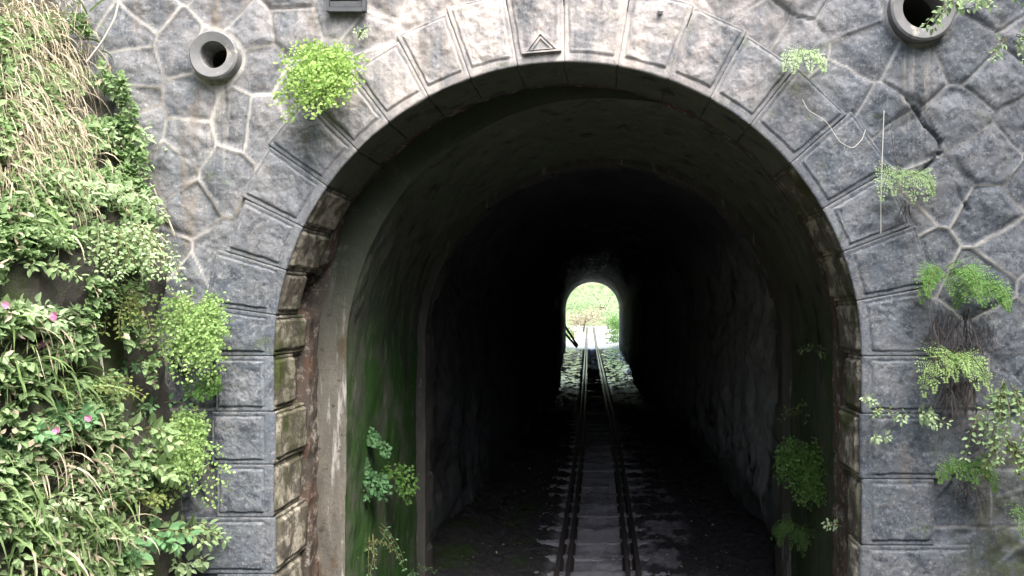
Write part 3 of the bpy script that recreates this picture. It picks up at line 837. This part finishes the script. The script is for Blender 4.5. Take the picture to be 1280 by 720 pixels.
def curve(p0, d0, length, droop, n, rg, wig=.1):
    """a drooping stem"""
    p = [np.array(p0, float)]; d = np.array(d0, float); d /= np.linalg.norm(d); st = length / n
    for i in range(n):
        d = d + np.array((rg.randn() * wig, rg.randn() * wig, rg.randn() * wig * .6 - droop / n)); d /= np.linalg.norm(d)
        p.append(p[-1] + d * st)
    return np.array(p)

def finish(root, fo, st, fmat, smat='stem', fname='fronds', sname='stems'):
    fo.build(fname, M[fmat], root)
    if st.n: st.build(sname, M[smat], root)
def maidenhair(px, py, y, w, h, label, mat='lime', n=26, seed=1, leaf=.022, normal=(0, -1, 0), cat='fern', group=None, spread=1.0, name='maidenhair_fern'):
    """clump of arching wiry fronds with many small fan leaflets; (px,py) is the middle top of the clump; w,h in pixels"""
    rg = np.random.RandomState(seed); c = P(px, py, y); W, H = w * y / FPX, h * y / FPX
    root = empty(name, c, label, cat, group); fo, st = Acc(), Acc()
    nrm = np.array(normal, float); side = np.cross(nrm, (0, 0, 1.0))
    for k in range(n):
        a_ = (rg.rand() - .5) * 2
        p0 = side * a_ * W * .2 + np.array((0, 0, -rg.rand() ** 1.5 * H * .5)) + nrm * .01
        d = nrm * (.5 + .7 * rg.rand()) + side * a_ * 1.1 * spread + np.array((0, 0, .9 * rg.rand() - .1))
        L = (.25 + .85 * rg.rand() ** 1.6) * H
        c_ = curve(p0, d, L, 3.1, 12, rg, .08)
        tube(st, c_, np.linspace(.003, .001, 13), 3, .3)
        pos, dr, ln = [], [], []
        for i in range(2, 13):
            f = i / 12; t = c_[i] - c_[i - 1]; t /= np.linalg.norm(t)
            bl = L * .30 * math.sin(math.pi * min(1, f * .85 + .12))
            sd = np.cross(t, nrm); sd /= np.linalg.norm(sd) + 1e-9
            for sg in (-1, 1):
                m = max(2, int(bl / (leaf * .62)))
                bd = t * .55 + sd * sg + rg.randn(3) * .22; bd /= np.linalg.norm(bd)
                for j in range(m):
                    q = c_[i] + bd * bl * (j + .6) / m + rg.randn(3) * leaf * .3 + np.array((0, 0, -.2 * bl * ((j + 1) / m) ** 2))
                    pos.append(q); dr.append(bd * .6 + rg.randn(3) * .5 + np.array((0, 0, -.35))); ln.append(leaf * (.7 + .6 * rg.rand()))
        ln = np.array(ln)
        shade = np.clip(.25 + .5 * rg.rand() + .3 * rg.randn(len(pos)), 0, 1)
        leaves(fo, pos, np.array(dr), nrm + rg.randn(len(pos), 3) * .45, ln, ln * .95, FAN, FANF, shade, rg)
    finish(root, fo, st, mat)
    return root
def frond_fern(px, py, y, w, h, label, mat='fern', n=9, seed=1, normal=(0, -1, 0), group=None, name='fern', up=.5):
    """triangular twice-divided fronds arching out from the wall and hanging"""
    rg = np.random.RandomState(seed); c = P(px, py, y); W, H = w * y / FPX, h * y / FPX
    root = empty(name, c, label, 'fern', group); fo, st = Acc(), Acc()
    nrm = np.array(normal, float); side = np.cross(nrm, (0, 0, 1.0))
    n = int(n * 1.25)
    for k in range(n):
        a_ = -1 + 2 * (k + .5) / n + rg.randn() * .12
        p0 = side * a_ * W * .22 + nrm * .01 + np.array((0, 0, rg.randn() * .02 - .1 * H))
        d = nrm * (.7 + .4 * rg.rand()) + side * a_ * 1.2 + np.array((0, 0, up + .5 * rg.rand()))
        L = (.6 + .65 * rg.rand()) * max(H * 1.15, W * .6)
        N = 22; c_ = curve(p0, d, L, 3.0, N, rg, .045)
        tube(st, c_, np.linspace(.0035, .001, N + 1), 3, .4)
        tone = rg.rand() * .5
        for i in range(4, N + 1):
            f = (i - 4) / (N - 4); t = c_[i] - c_[i - 1]; t /= np.linalg.norm(t)
            sd = np.cross(t, nrm * .8 + np.array((0, 0, .6))); sd /= np.linalg.norm(sd) + 1e-9
            nn = np.cross(sd, t)
            pl = L * .27 * (1 - f) ** .9 * (.8 + .35 * rg.rand()) + .008
            if rg.rand() < .12: continue
            for sg in (-1, 1):
                bd = t * .5 + sd * sg + nn * .1 - np.array((0, 0, .18)); bd /= np.linalg.norm(bd)
                m = max(1, int(pl / .0145)); js = (np.arange(m) + .5) / m
                bd = norm(bd + rg.randn(3) * .16)
                base = c_[i][None] + bd[None] * pl * js[:, None]
                s2 = np.cross(bd, nn)
                pw = .013 * (1 - js * .45) * (.8 + .4 * rg.rand(m))
                for s3 in (-1, 1):
                    dd = bd[None] * .7 + s2[None] * s3 + rg.randn(m, 3) * .12
                    leaves(fo, base, dd, nn + rg.randn(m, 3) * .5, pw * 1.3, pw * .75, DIA, DIAF, np.clip(tone + .3 * rg.rand(m) + .25 * f, 0, 1), rg)
                leaves(fo, base[-1:], bd[None], nn[None], np.array([.018]), np.array([.012]), DIA, DIAF, tone + .3, rg)
    finish(root, fo, st, mat); return root
def leafy(px, py, y, w, h, label, mat='leaf', n=8, seed=1, leaf=.07, aspect=.55, droop=1.2, up=.6, normal=(.6, -.7, 0), cat='plant', group=None, name='leafy_plant', flowers=0, gap=1.0, whorl=2, hang=0.0):
    """stems with opposite leaves; px,py the middle of the plant's foot"""
    rg = np.random.RandomState(seed); c = P(px, py, y); W, H = w * y / FPX, h * y / FPX
    root = empty(name, c, label, cat, group); fo, st = Acc(), Acc()
    nrm = norm(np.array(normal, float)); side = norm(np.cross(nrm, (0, 0, 1.0)))
    tips = []
    for k in range(n):
        a_ = (rg.rand() - .5) * 2
        p0 = side * a_ * W * .25 + np.array((0, 0, rg.rand() * H * .25 * (1 if up > 0 else -1)))
        d = nrm * (.35 + .6 * rg.rand()) + side * a_ * .9 + np.array((0, 0, up * (.6 + .8 * rg.rand())))
        L = (.55 + .5 * rg.rand()) * max(H, W * .6)
        N = max(4, int(L / (leaf * .75 * gap)))
        c_ = curve(p0, d, L, droop, N, rg, .09)
        tube(st, c_, np.linspace(.005, .002, N + 1), 4, rg.rand())
        tips.append(c_[-1])
        tone = rg.rand() * .45
        for i in range(1, N + 1):
            t = norm(c_[i] - c_[i - 1]); f = i / N
            ph0 = (i % 2) * math.pi / 2 + rg.rand() * .5
            e1 = norm(np.cross(t, (0.3, .2, 1.0))); e2 = np.cross(t, e1)
            ks = whorl if i < N else whorl + 2
            for q in range(ks):
                ph = ph0 + q * 2 * math.pi / ks
                o_ = e1 * math.cos(ph) + e2 * math.sin(ph)
                dd = o_ + t * (.35 if i < N else .6) + np.array((0, 0, -.25 - hang)) + nrm * .25
                l_ = leaf * (.65 + .5 * rg.rand()) * (1.0 - .35 * f)
                leaves(fo, (c_[i] + o_ * .012)[None], dd[None], (nrm * .8 + np.array((0, 0, .8)) + rg.randn(3) * .35)[None], np.array([l_]), np.array([l_ * aspect]), OV, OVF, np.array([min(1, tone + .35 * rg.rand() + .25 * f)]), rg)
    finish(root, fo, st, mat, fname='leaves')
    for k in range(flowers):
        p_ = tips[k % len(tips)] + np.array((0.01, -.03, .03))
        a = Acc()
        for q in range(5):
            ph = q * 2 * math.pi / 5 + rg.rand()
            dd = np.array((math.cos(ph), -.45, math.sin(ph)))
            leaves(a, p_[None], dd[None], np.array([[0, -1.0, .1]]), np.array([.024]), np.array([.024]), FAN, FANF, rg.rand(1), rg)
        a.build('flower', M['pink'], root)
    return root

# ferns and sprigs on the portal wall
G1 = 'ferns rooted in the portal wall'
maidenhair(416, 64, 5.90, 62, 84, 'bright lime green maidenhair fern on the arch stones left of the keystone', 'lime', 44, 3, .022, group=G1, spread=.5)
leafy(446, 48, 5.95, 22, 26, 'tiny pale sprig just above the lime green fern', 'pale', 4, 5, .03, normal=(0, -1, 0), group='sprigs on the portal wall', name='sprig')
maidenhair(252, 372, 5.86, 64, 100, 'broad yellow green fern clump beside the left arch springing', 'spring', 40, 8, .021, group=G1, spread=.7)
maidenhair(258, 462, 5.88, 44, 34, 'small green fern tuft right under the broad clump on the left', 'fern', 12, 9, .022, group=G1)
maidenhair(244, 514, 5.88, 34, 100, 'long narrow hanging fern on the left quoin stones', 'spring', 30, 12, .02, group=G1, spread=.5)
frond_fern(1005, 66, 5.93, 36, 42, 'small pale fern tuft at the upper right of the arch ring', 'pale', 6, 21, group=G1)
frond_fern(1132, 214, 5.93, 40, 55, 'narrow fern with a brown root beside the hanging dead vine', 'leaf', 6, 23, group=G1)
frond_fern(1180, 336, 5.90, 78, 60, 'largest bright green fern above the dark hanging roots on the right', 'fern', 12, 24, group=G1)
frond_fern(1222, 352, 5.91, 44, 50, 'fern drooping just right of the largest bright green fern', 'fern', 7, 27, group=G1)
frond_fern(1184, 440, 5.88, 50, 58, 'triangular green fern hanging midway down the dark roots', 'spring', 8, 25, group=G1)
frond_fern(1203, 574, 5.92, 58, 34, 'low spreading fern under the ends of the dark roots', 'fern', 8, 26, group=G1)
frond_fern(1266, 632, 5.9, 22, 48, 'single hanging fern frond on the mossy blocks at lower right', 'fern', 1, 28, group=G1)
G2 = 'leafy creepers on the right wall'
leafy(1143, 522, 5.9, 60, 30, 'sprig of pale rounded leaves across the right quoin stones', 'pale', 6, 31, .06, normal=(0, -1, 0), group=G2, name='creeper_sprig', up=.2, droop=.6)
leafy(1104, 512, 5.92, 16, 18, 'small leaf cluster between the two pale sprigs on the right quoins', 'leaf', 3, 32, .05, normal=(0, -1, 0), group=G2, name='creeper_sprig', up=.2)
leafy(1081, 498, 5.9, 20, 10, 'little pale leaf pair at the arch edge on the right', 'pale', 2, 33, .05, normal=(0, -1, 0), group=G2, name='creeper_sprig', up=.1)
leafy(1100, 547, 5.92, 18, 14, 'lone pale leaf cluster on the quoin below the other sprigs', 'pale', 3, 34, .05, normal=(0, -1, 0), group=G2, name='creeper_sprig', up=.1)
leafy(1262, 470, 5.75, 56, 120, 'bushy green creeper hanging at the right edge of the wall', 'leaf', 11, 35, .06, normal=(-.2, -1, 0), group=G2, name='creeper', up=-.4, droop=1.6)
leafy(1250, 540, 5.8, 46, 60, 'olive tinted trailing creeper low at the right edge of the wall', 'olive', 7, 36, .05, normal=(-.2, -1, 0), group=G2, name='creeper', up=-.5, droop=1.6)
leafy(1232, 4, 5.55, 110, 50, 'leafy vine hanging over the drain pipe at upper right', 'leaf', 12, 37, .07, normal=(-.4, -1, 0), group=G2, name='creeper', up=.1, droop=1.3)
leafy(1266, 40, 5.6, 46, 52, 'pale leafy vine end at the upper right corner of the wall', 'pale', 6, 38, .06, normal=(-.2, -1, 0), group=G2, name='creeper', up=-.2, droop=1.5)
leafy(1228, 528, 5.9, 26, 24, 'small bright sprig right of the dark hanging roots', 'leaf', 3, 39, .05, normal=(0, -1, 0), group=G2, name='creeper_sprig', up=.2)
# hanging root mats
def roots(px, py, w, h, n, label, seed):
    rg = np.random.RandomState(seed); y = 5.93; c = P(px, py, y); a = Acc(); W, H = w * y / FPX, h * y / FPX
    for k in range(n):
        p0 = np.array(((rg.rand() - .5) * W, -.02 - .05 * rg.rand(), -rg.rand() * H * .25))
        cv = curve(p0, (rg.randn() * .3, -.1, -1), H * (.25 + .75 * rg.rand() ** 1.5), .5, 10, rg, .24)
        tube(a, cv, np.linspace(.005, .001, 11) * (.35 + rg.rand() ** 2), 4, rg.rand())
    o = a.build('root_mat', M['root']); o.location = c
    return tag(o, label, 'roots', 'root mats hanging on the right wall')
roots(1183, 385, 52, 150, 70, 'dark root mat hanging below the largest bright green fern', 1)
roots(1226, 400, 28, 70, 26, 'short dark root mat right of the long one', 2)
roots(1196, 470, 40, 90, 60, 'matted brown roots hanging behind the triangular fern', 3)
roots(1205, 596, 22, 70, 24, 'stringy roots trailing under the low spreading fern', 4)
roots(1130, 250, 10, 40, 8, 'thin brown root under the narrow fern beside the arch', 5)
# inside the mouth of the tunnel
G3 = 'plants growing inside the tunnel mouth'
maidenhair(1012, 552, 8.35, 50, 66, 'bushy green fern on the right inner wall behind the arch edge', 'fern', 34, 41, .028, normal=(-.8, -.6, 0), group=G3)
frond_fern(1003, 655, 8.6, 36, 42, 'drooping fern low on the right inner wall', 'fern', 7, 42, normal=(-.8, -.6, 0), group=G3)
leafy(1020, 440, 8.1, 26, 22, 'tiny leafy sprig high on the right inner wall', 'leaf', 4, 43, .06, normal=(-.9, -.5, 0), group=G3, name='sprig')
leafy(1003, 520, 8.3, 40, 34, 'sparse sprig above the bushy fern on the right inner wall', 'olive', 5, 44, .05, normal=(-.9, -.5, 0), group=G3, name='sprig', gap=1.6)
leafy(1052, 662, 6.5, 16, 22, 'pale sprig on the edge of the right reveal stones', 'pale', 3, 45, .045, normal=(-.9, -.5, 0), group=G3, name='sprig')
maidenhair(462, 578, 7.5, 52, 44, 'bluish green fern clump on the left inner wall', 'teal', 11, 46, .036, normal=(.8, -.6, 0), group=G3)
maidenhair(466, 538, 7.55, 30, 30, 'small bluish fern tuft above the clump on the left inner wall', 'teal', 9, 47, .032, normal=(.8, -.6, 0), group=G3)
maidenhair(486, 582, 7.95, 34, 44, 'sparse olive fern right of the bluish clump on the left inner wall', 'fern', 7, 48, .03, normal=(.8, -.6, 0), group=G3)
leafy(470, 655, 7.6, 44, 70, 'straggling dull sprig low on the left inner wall', 'teal', 6, 49, .04, normal=(.8, -.6, 0), group=G3, name='sprig', gap=2.2, up=-.5)
leafy(450, 690, 7.4, 40, 40, 'withered sprig at the foot of the left inner wall', 'olive', 5, 50, .035, normal=(.8, -.6, 0), group=G3, name='sprig', gap=1.8)
leafy(518, 716, 9.1, 26, 30, 'pale sprig beside the rib at the foot of the left wall', 'teal', 4, 51, .05, normal=(.8, -.6, 0), group=G3, name='sprig')

# left bank
G4 = 'plants growing on the left bank'
def bank_x(y, z): return -(3.15 + .075 * max(z - 1.5, -1) + .33 * min(max(z - 3.9, 0), 4) + .04 * max(4.5 - y, 0)) + .06
def bank_depth(px, py):
    """distance at which the view ray meets the bank"""
    y = 5.9
    while y > 3.2:
        p = P(px, py, y)
        if p[0] >= bank_x(y, p[2]): return y
        y -= .02
    return 4.0
BP = [  # px, py, w, h, label, mat, n, leaf, aspect, droop, up, flowers
 (118, 112, 70, 40, 'uppermost pale leafy plant beside the dry grass on the left bank', 'pale', 7, .10, .42, 1.2, .35, 0),
 (150, 168, 70, 44, 'pale star leaved plant reaching over the wall under the uppermost one', 'pale', 8, .11, .40, 1.3, .3, 0),
 (60, 232, 90, 50, 'wide pale feathery plant below the dry grass at the left edge', 'pale', 10, .09, .36, 1.3, .4, 0),
 (120, 250, 110, 60, 'large pale green shrub in the middle of the left bank', 'pale', 14, .09, .5, 1.2, .45, 0),
 (160, 262, 70, 46, 'light green leafy shrub touching the rubble wall', 'leaf', 10, .075, .5, 1.3, .4, 0),
 (30, 285, 80, 46, 'grey green plant at the left edge under the feathery plant', 'leaf', 9, .08, .4, 1.3, .4, 0),
 (20, 405, 60, 60, 'pink flowered plant at the left edge with three blooms', 'pale', 8, .09, .5, 1.0, .6, 3),
 (60, 445, 50, 40, 'single bloom pink flowered plant in the dark hollow of the bank', 'leaf', 5, .07, .5, 1.0, .6, 1),
 (75, 525, 60, 42, 'round leaved plant with one pink bloom under the hollow', 'teal', 6, .085, .62, 1.0, .5, 1),
 (34, 560, 70, 46, 'bluish leaved plant with one pink bloom low at the left edge', 'teal', 8, .085, .55, 1.0, .5, 1),
 (105, 495, 70, 60, 'yellow green small leaved bush in the middle of the bank', 'olive', 12, .045, .6, 1.0, .5, 0),
 (172, 545, 60, 40, 'broad leaved plant above the dark gap by the quoin stones', 'leaf', 5, .12, .5, 1.1, .45, 0),
 (176, 590, 56, 40, 'broad leaved plant just under the dark gap by the quoin stones', 'leaf', 5, .12, .5, 1.1, .45, 0),
 (168, 628, 60, 40, 'dense small leaved plant between the broad leaved ones', 'olive', 9, .05, .6, 1.0, .4, 0),
 (166, 682, 70, 50, 'pointed leaf plant near the bottom of the bank', 'teal', 6, .13, .52, 1.1, .5, 0),
 (212, 668, 76, 56, 'rich green leafy plant overhanging the lowest quoin stones', 'leaf', 10, .095, .52, 1.2, .5, 0),
 (236, 704, 40, 30, 'lowest pale leaf sprig beside the quoin stones', 'pale', 3, .12, .5, 1.0, .3, 0),
 (108, 606, 80, 50, 'mixed green bush in the lower middle of the bank', 'leaf', 11, .065, .5, 1.0, .5, 0),
 (120, 672, 80, 50, 'low leafy bush beside the pointed leaf plant', 'leaf', 10, .07, .5, 1.0, .5, 0),
 (40, 640, 90, 50, 'pale leaved bush low at the left edge of the bank', 'pale', 9, .08, .42, 1.0, .5, 0),
 (22, 708, 70, 44, 'leafy bush in the bottom left corner', 'leaf', 8, .08, .45, 1.0, .5, 0),
 (150, 716, 80, 40, 'small leaved bush along the bottom edge of the bank', 'pale', 9, .06, .5, 1.0, .4, 0),
 (200, 510, 40, 40, 'slim leafy sprig under the broad fern clump', 'teal', 4, .06, .5, 1.0, .3, 0),
 (186, 455, 40, 34, 'small dark leafy sprig left of the broad fern clump', 'teal', 4, .06, .5, 1.0, .3, 0),
 (40, 335, 60, 40, 'leafy plant over the bare rock of the bank', 'leaf', 7, .07, .5, 1.2, .4, 0),
]
for i, (px, py, w, h, label, mt, n, lf, asp, dr, up, fl) in enumerate(BP):
    y = bank_depth(px, py) + .03
    leafy(px, py, y, w, h, label, mt, n, 60 + i, lf, asp, dr, up, (.75, -.65, 0), 'flowering plant' if fl else 'plant', G4, 'flowering_plant' if fl else 'leafy_plant', fl)
leafy(150, 300, 5.35, 90, 95, 'hanging cascade of small pale leaves down the middle of the bank', 'pale', 26, 120, .05, .6, 2.2, .1, (.6, -.8, 0), 'plant', G4, 'trailing_plant')
leafy(118, 300, 5.2, 80, 80, 'darker small leaved cascade left of the pale one', 'leaf', 20, 121, .05, .6, 2.2, .2, (.6, -.8, 0), 'plant', G4, 'trailing_plant')
leafy(146, 360, 5.3, 50, 55, 'tail of reddish tinted small leaves under the pale cascade', 'olive', 12, 122, .042, .6, 2.4, -.2, (.6, -.8, 0), 'plant', G4, 'trailing_plant')

def blades(name, spots, n, L, wd, mat, droop, seed, up=.8, kind_label=None):
    rg = np.random.RandomState(seed); a = Acc()
    for (px, py, sx, sy) in spots:
        for k in range(n):
            qx, qy = px + rg.randn() * sx, py + rg.randn() * sy
            y = bank_depth(qx, qy); p0 = P(qx, qy, y)
            d = np.array((.55 + .5 * rg.randn(), -.5 + .5 * rg.randn(), up * (.6 + .7 * rg.rand())))
            l_ = L * (.45 + .9 * rg.rand()); N = 7
            c_ = curve(p0, d, l_, droop * (.6 + .8 * rg.rand()), N, rg, .07)
            t = np.gradient(c_, axis=0); s_ = norm(np.cross(t, rg.randn(3)))
            w_ = wd * (.5 + rg.rand()) * np.array([.7, 1, 1, .95, .8, .6, .35, .03])
            V = np.stack([c_ - s_ * w_[:, None] / 2, c_ + s_ * w_[:, None] / 2], 1)
            a.add(V.reshape(-1, 3), grid_faces(N + 1, 2), rg.rand())
    return tag(a.build(name, M[mat]), kind_label, 'grass', kind='stuff')
blades('dry_grass', [(20, 60, 24, 26), (45, 100, 24, 30), (15, 150, 18, 34), (50, 150, 20, 24), (25, 195, 24, 20), (30, 20, 24, 16), (75, 70, 16, 34), (85, 200, 16, 30)], 230, .30, .007, 'dry', 3.4, 5, .5, 'pale dry grass hanging down the top of the left bank')
blades('green_grass', [(20, 60, 30, 50), (30, 440, 24, 30), (60, 470, 26, 20), (20, 620, 24, 40), (75, 640, 30, 30), (30, 700, 30, 24), (110, 690, 26, 20), (110, 620, 24, 24), (20, 260, 20, 20), (100, 40, 14, 26)], 30, .32, .013, 'grass', 2.4, 6, .8, 'long green grass blades arching over the left bank')
blades('withered_grass', [(60, 600, 30, 36), (50, 420, 36, 26), (80, 560, 26, 26), (120, 640, 30, 26), (170, 290, 12, 30), (60, 690, 30, 20)], 34, .30, .010, 'dry', 2.2, 7, .5, 'withered tan blades among the green plants of the left bank')

# low carpet of small leaves over the soil
rg = np.random.RandomState(77); a = Acc()
pos = []
for k in range(30000):
    px, py = rg.rand() * 215 - 20, 20 + rg.rand() * 720
    lim = np.interp(py, [0, 230, 400, 480, 720], [128, 196, 176, 200, 234])
    if px > lim: continue
    if fbm(px * .03, py * .03, 3, 3) < -.12: continue
    if 10 < px < 110 and 320 < py < 385: continue
    y = bank_depth(px, py) - rg.rand() * .08; pos.append(P(px, py, y))
pos = np.array(pos); n = len(pos)
dd = np.stack([.7 + .5 * rg.randn(n), -.6 + .5 * rg.randn(n), -.1 + .6 * rg.randn(n)], -1)
l_ = .026 + .06 * rg.rand(n) ** 2.5
leaves(a, pos, dd, np.array((.3, -.4, .8)) + rg.randn(n, 3) * .4, l_, l_ * .6, OV, OVF, np.clip(.5 + .5 * fbm(pos[:, 1] * 3, pos[:, 2] * 3, 1, 3) * 1.5 + .2 * rg.randn(n), 0, 1), rg)
tag(a.build('ground_cover', M['leaf']), 'small leaved ground cover over the left bank', 'ground cover', kind='stuff')

sel = rg.rand(n) < .04
a = Acc(); m_ = int(sel.sum()); q_ = pos[sel] + np.array((.03, -.03, 0.0))
leaves(a, q_, rg.randn(m_, 3) + np.array((.3, -.4, -.8)), rg.randn(m_, 3), .03 + .05 * rg.rand(m_), .014 + .02 * rg.rand(m_), OV, OVF, None, rg)
tag(a.build('dead_leaves', M['dry']), 'withered tan leaves caught among the plants of the left bank', 'dead leaves', kind='stuff')

# pale litter on the tunnel floor
a = Acc(); n = 420
yy = 9 + rg.rand(n) ** 1.6 * 12; xx = (rg.rand(n) - .5) * 3.9
pos = np.stack([xx + track_x(yy), yy, np.full(n, .075) + .05 * (np.abs(xx) > 1.4)], -1)
dd = rg.randn(n, 3) * np.array((1, 1, .25))
l_ = .02 + .04 * rg.rand(n)
leaves(a, pos, dd, np.array((0, 0, 1.0)) + rg.randn(n, 3) * .3, l_, l_ * .6, OV, OVF, None, rg)
tag(a.build('leaf_litter', M['dry']), 'pale dead leaves scattered over the tunnel floor', 'litter', kind='stuff')

# ------------------------------------------------------------------ beyond the far mouth
def tree(x, y, h, cr, label, mat, seed, tall=.45, nleaf=2600, name='tree', z=-.1):
    rg = np.random.RandomState(seed)
    root = empty(name, (x, y, z), label, 'tree' if name == 'tree' else 'bush', 'trees and bushes beyond the far mouth')
    tr, fo = Acc(), Acc()
    cl = []
    main = curve((0, 0, 0), (rg.randn() * .1, rg.randn() * .1, 1), h * tall + cr * .4, 0, 8, rg, .06)
    tube(tr, main, np.linspace(.045, .02, 9) * h * .5, 7)
    for k in range(9):
        st_ = main[3 + rg.randint(5)]
        lb = curve(st_, (rg.randn(), rg.randn(), .5 + .5 * rg.rand()), cr * (.7 + .5 * rg.rand()), .2, 6, rg, .16)
        tube(tr, lb, np.linspace(.016, .005, 7) * h * .5, 5)
        cl += [lb[-1], lb[-3]]
    cl = np.array(cl)
    q = rg.randint(len(cl), size=nleaf)
    pos = cl[q] + rg.randn(nleaf, 3) * cr * np.array((.24, .24, .17))
    l_ = (.14 + .14 * rg.rand(nleaf)) * (.6 + cr * .12)
    leaves(fo, pos, rg.randn(nleaf, 3) + np.array((0, 0, -.4)), rg.randn(nleaf, 3), l_, l_ * .55, DIA, DIAF, np.clip((q % 5) / 5 + .2 * rg.randn(nleaf), 0, 1), rg)
    tr.build('trunk', M['bark'], root); fo.build('crown', M[mat], root)
tree(-2.6, 99, 5.5, 2.4, 'pale branching tree straight beyond the far mouth', 'dry', 201, .35)
tree(-5.6, 90, 4.5, 2.2, 'green tree left of the track beyond the far mouth', 'pale', 202)
tree(1.9, 92, 4.5, 2.2, 'pale green tree right of the track beyond the far mouth', 'pale', 203)
tree(.6, 104, 6.5, 3.0, 'tall leafy tree at the back of the far clearing', 'pale', 204)
tree(-5.5, 106, 6, 2.8, 'dense green tree at the far left of the clearing', 'pale', 205)
tree(2.0, 75, 3.2, 1.6, 'vivid green bush close to the right of the far mouth', 'fern', 206, .2, 2200, 'bush')
tree(2.2, 82, 3.4, 1.7, 'second green bush along the right of the track outside', 'leaf', 207, .2, 2200, 'bush')
tree(-4.5, 78, 2.6, 1.4, 'light green bush left of the track outside', 'pale', 208, .2, 2000, 'bush')
tree(-4.2, 84, 2.2, 1.3, 'small olive bush farther along the left of the track', 'olive', 209, .2, 1800, 'bush')
pl = empty('leaning_poles', (-2.9, 66, 0), 'two dark poles leaning in a V at the left of the far mouth', 'poles')
for (a0, a1) in (((700, 398), (722, 432)), ((704, 414), (721, 434))):
    a = Acc(); tube(a, [P(*a0, 63), (P(*a0, 63) + P(*a1, 64)) / 2, P(*a1, 64)], .09, 8); a.build('pole', M['metal'], pl, loc=(-2.9, 66, 0))
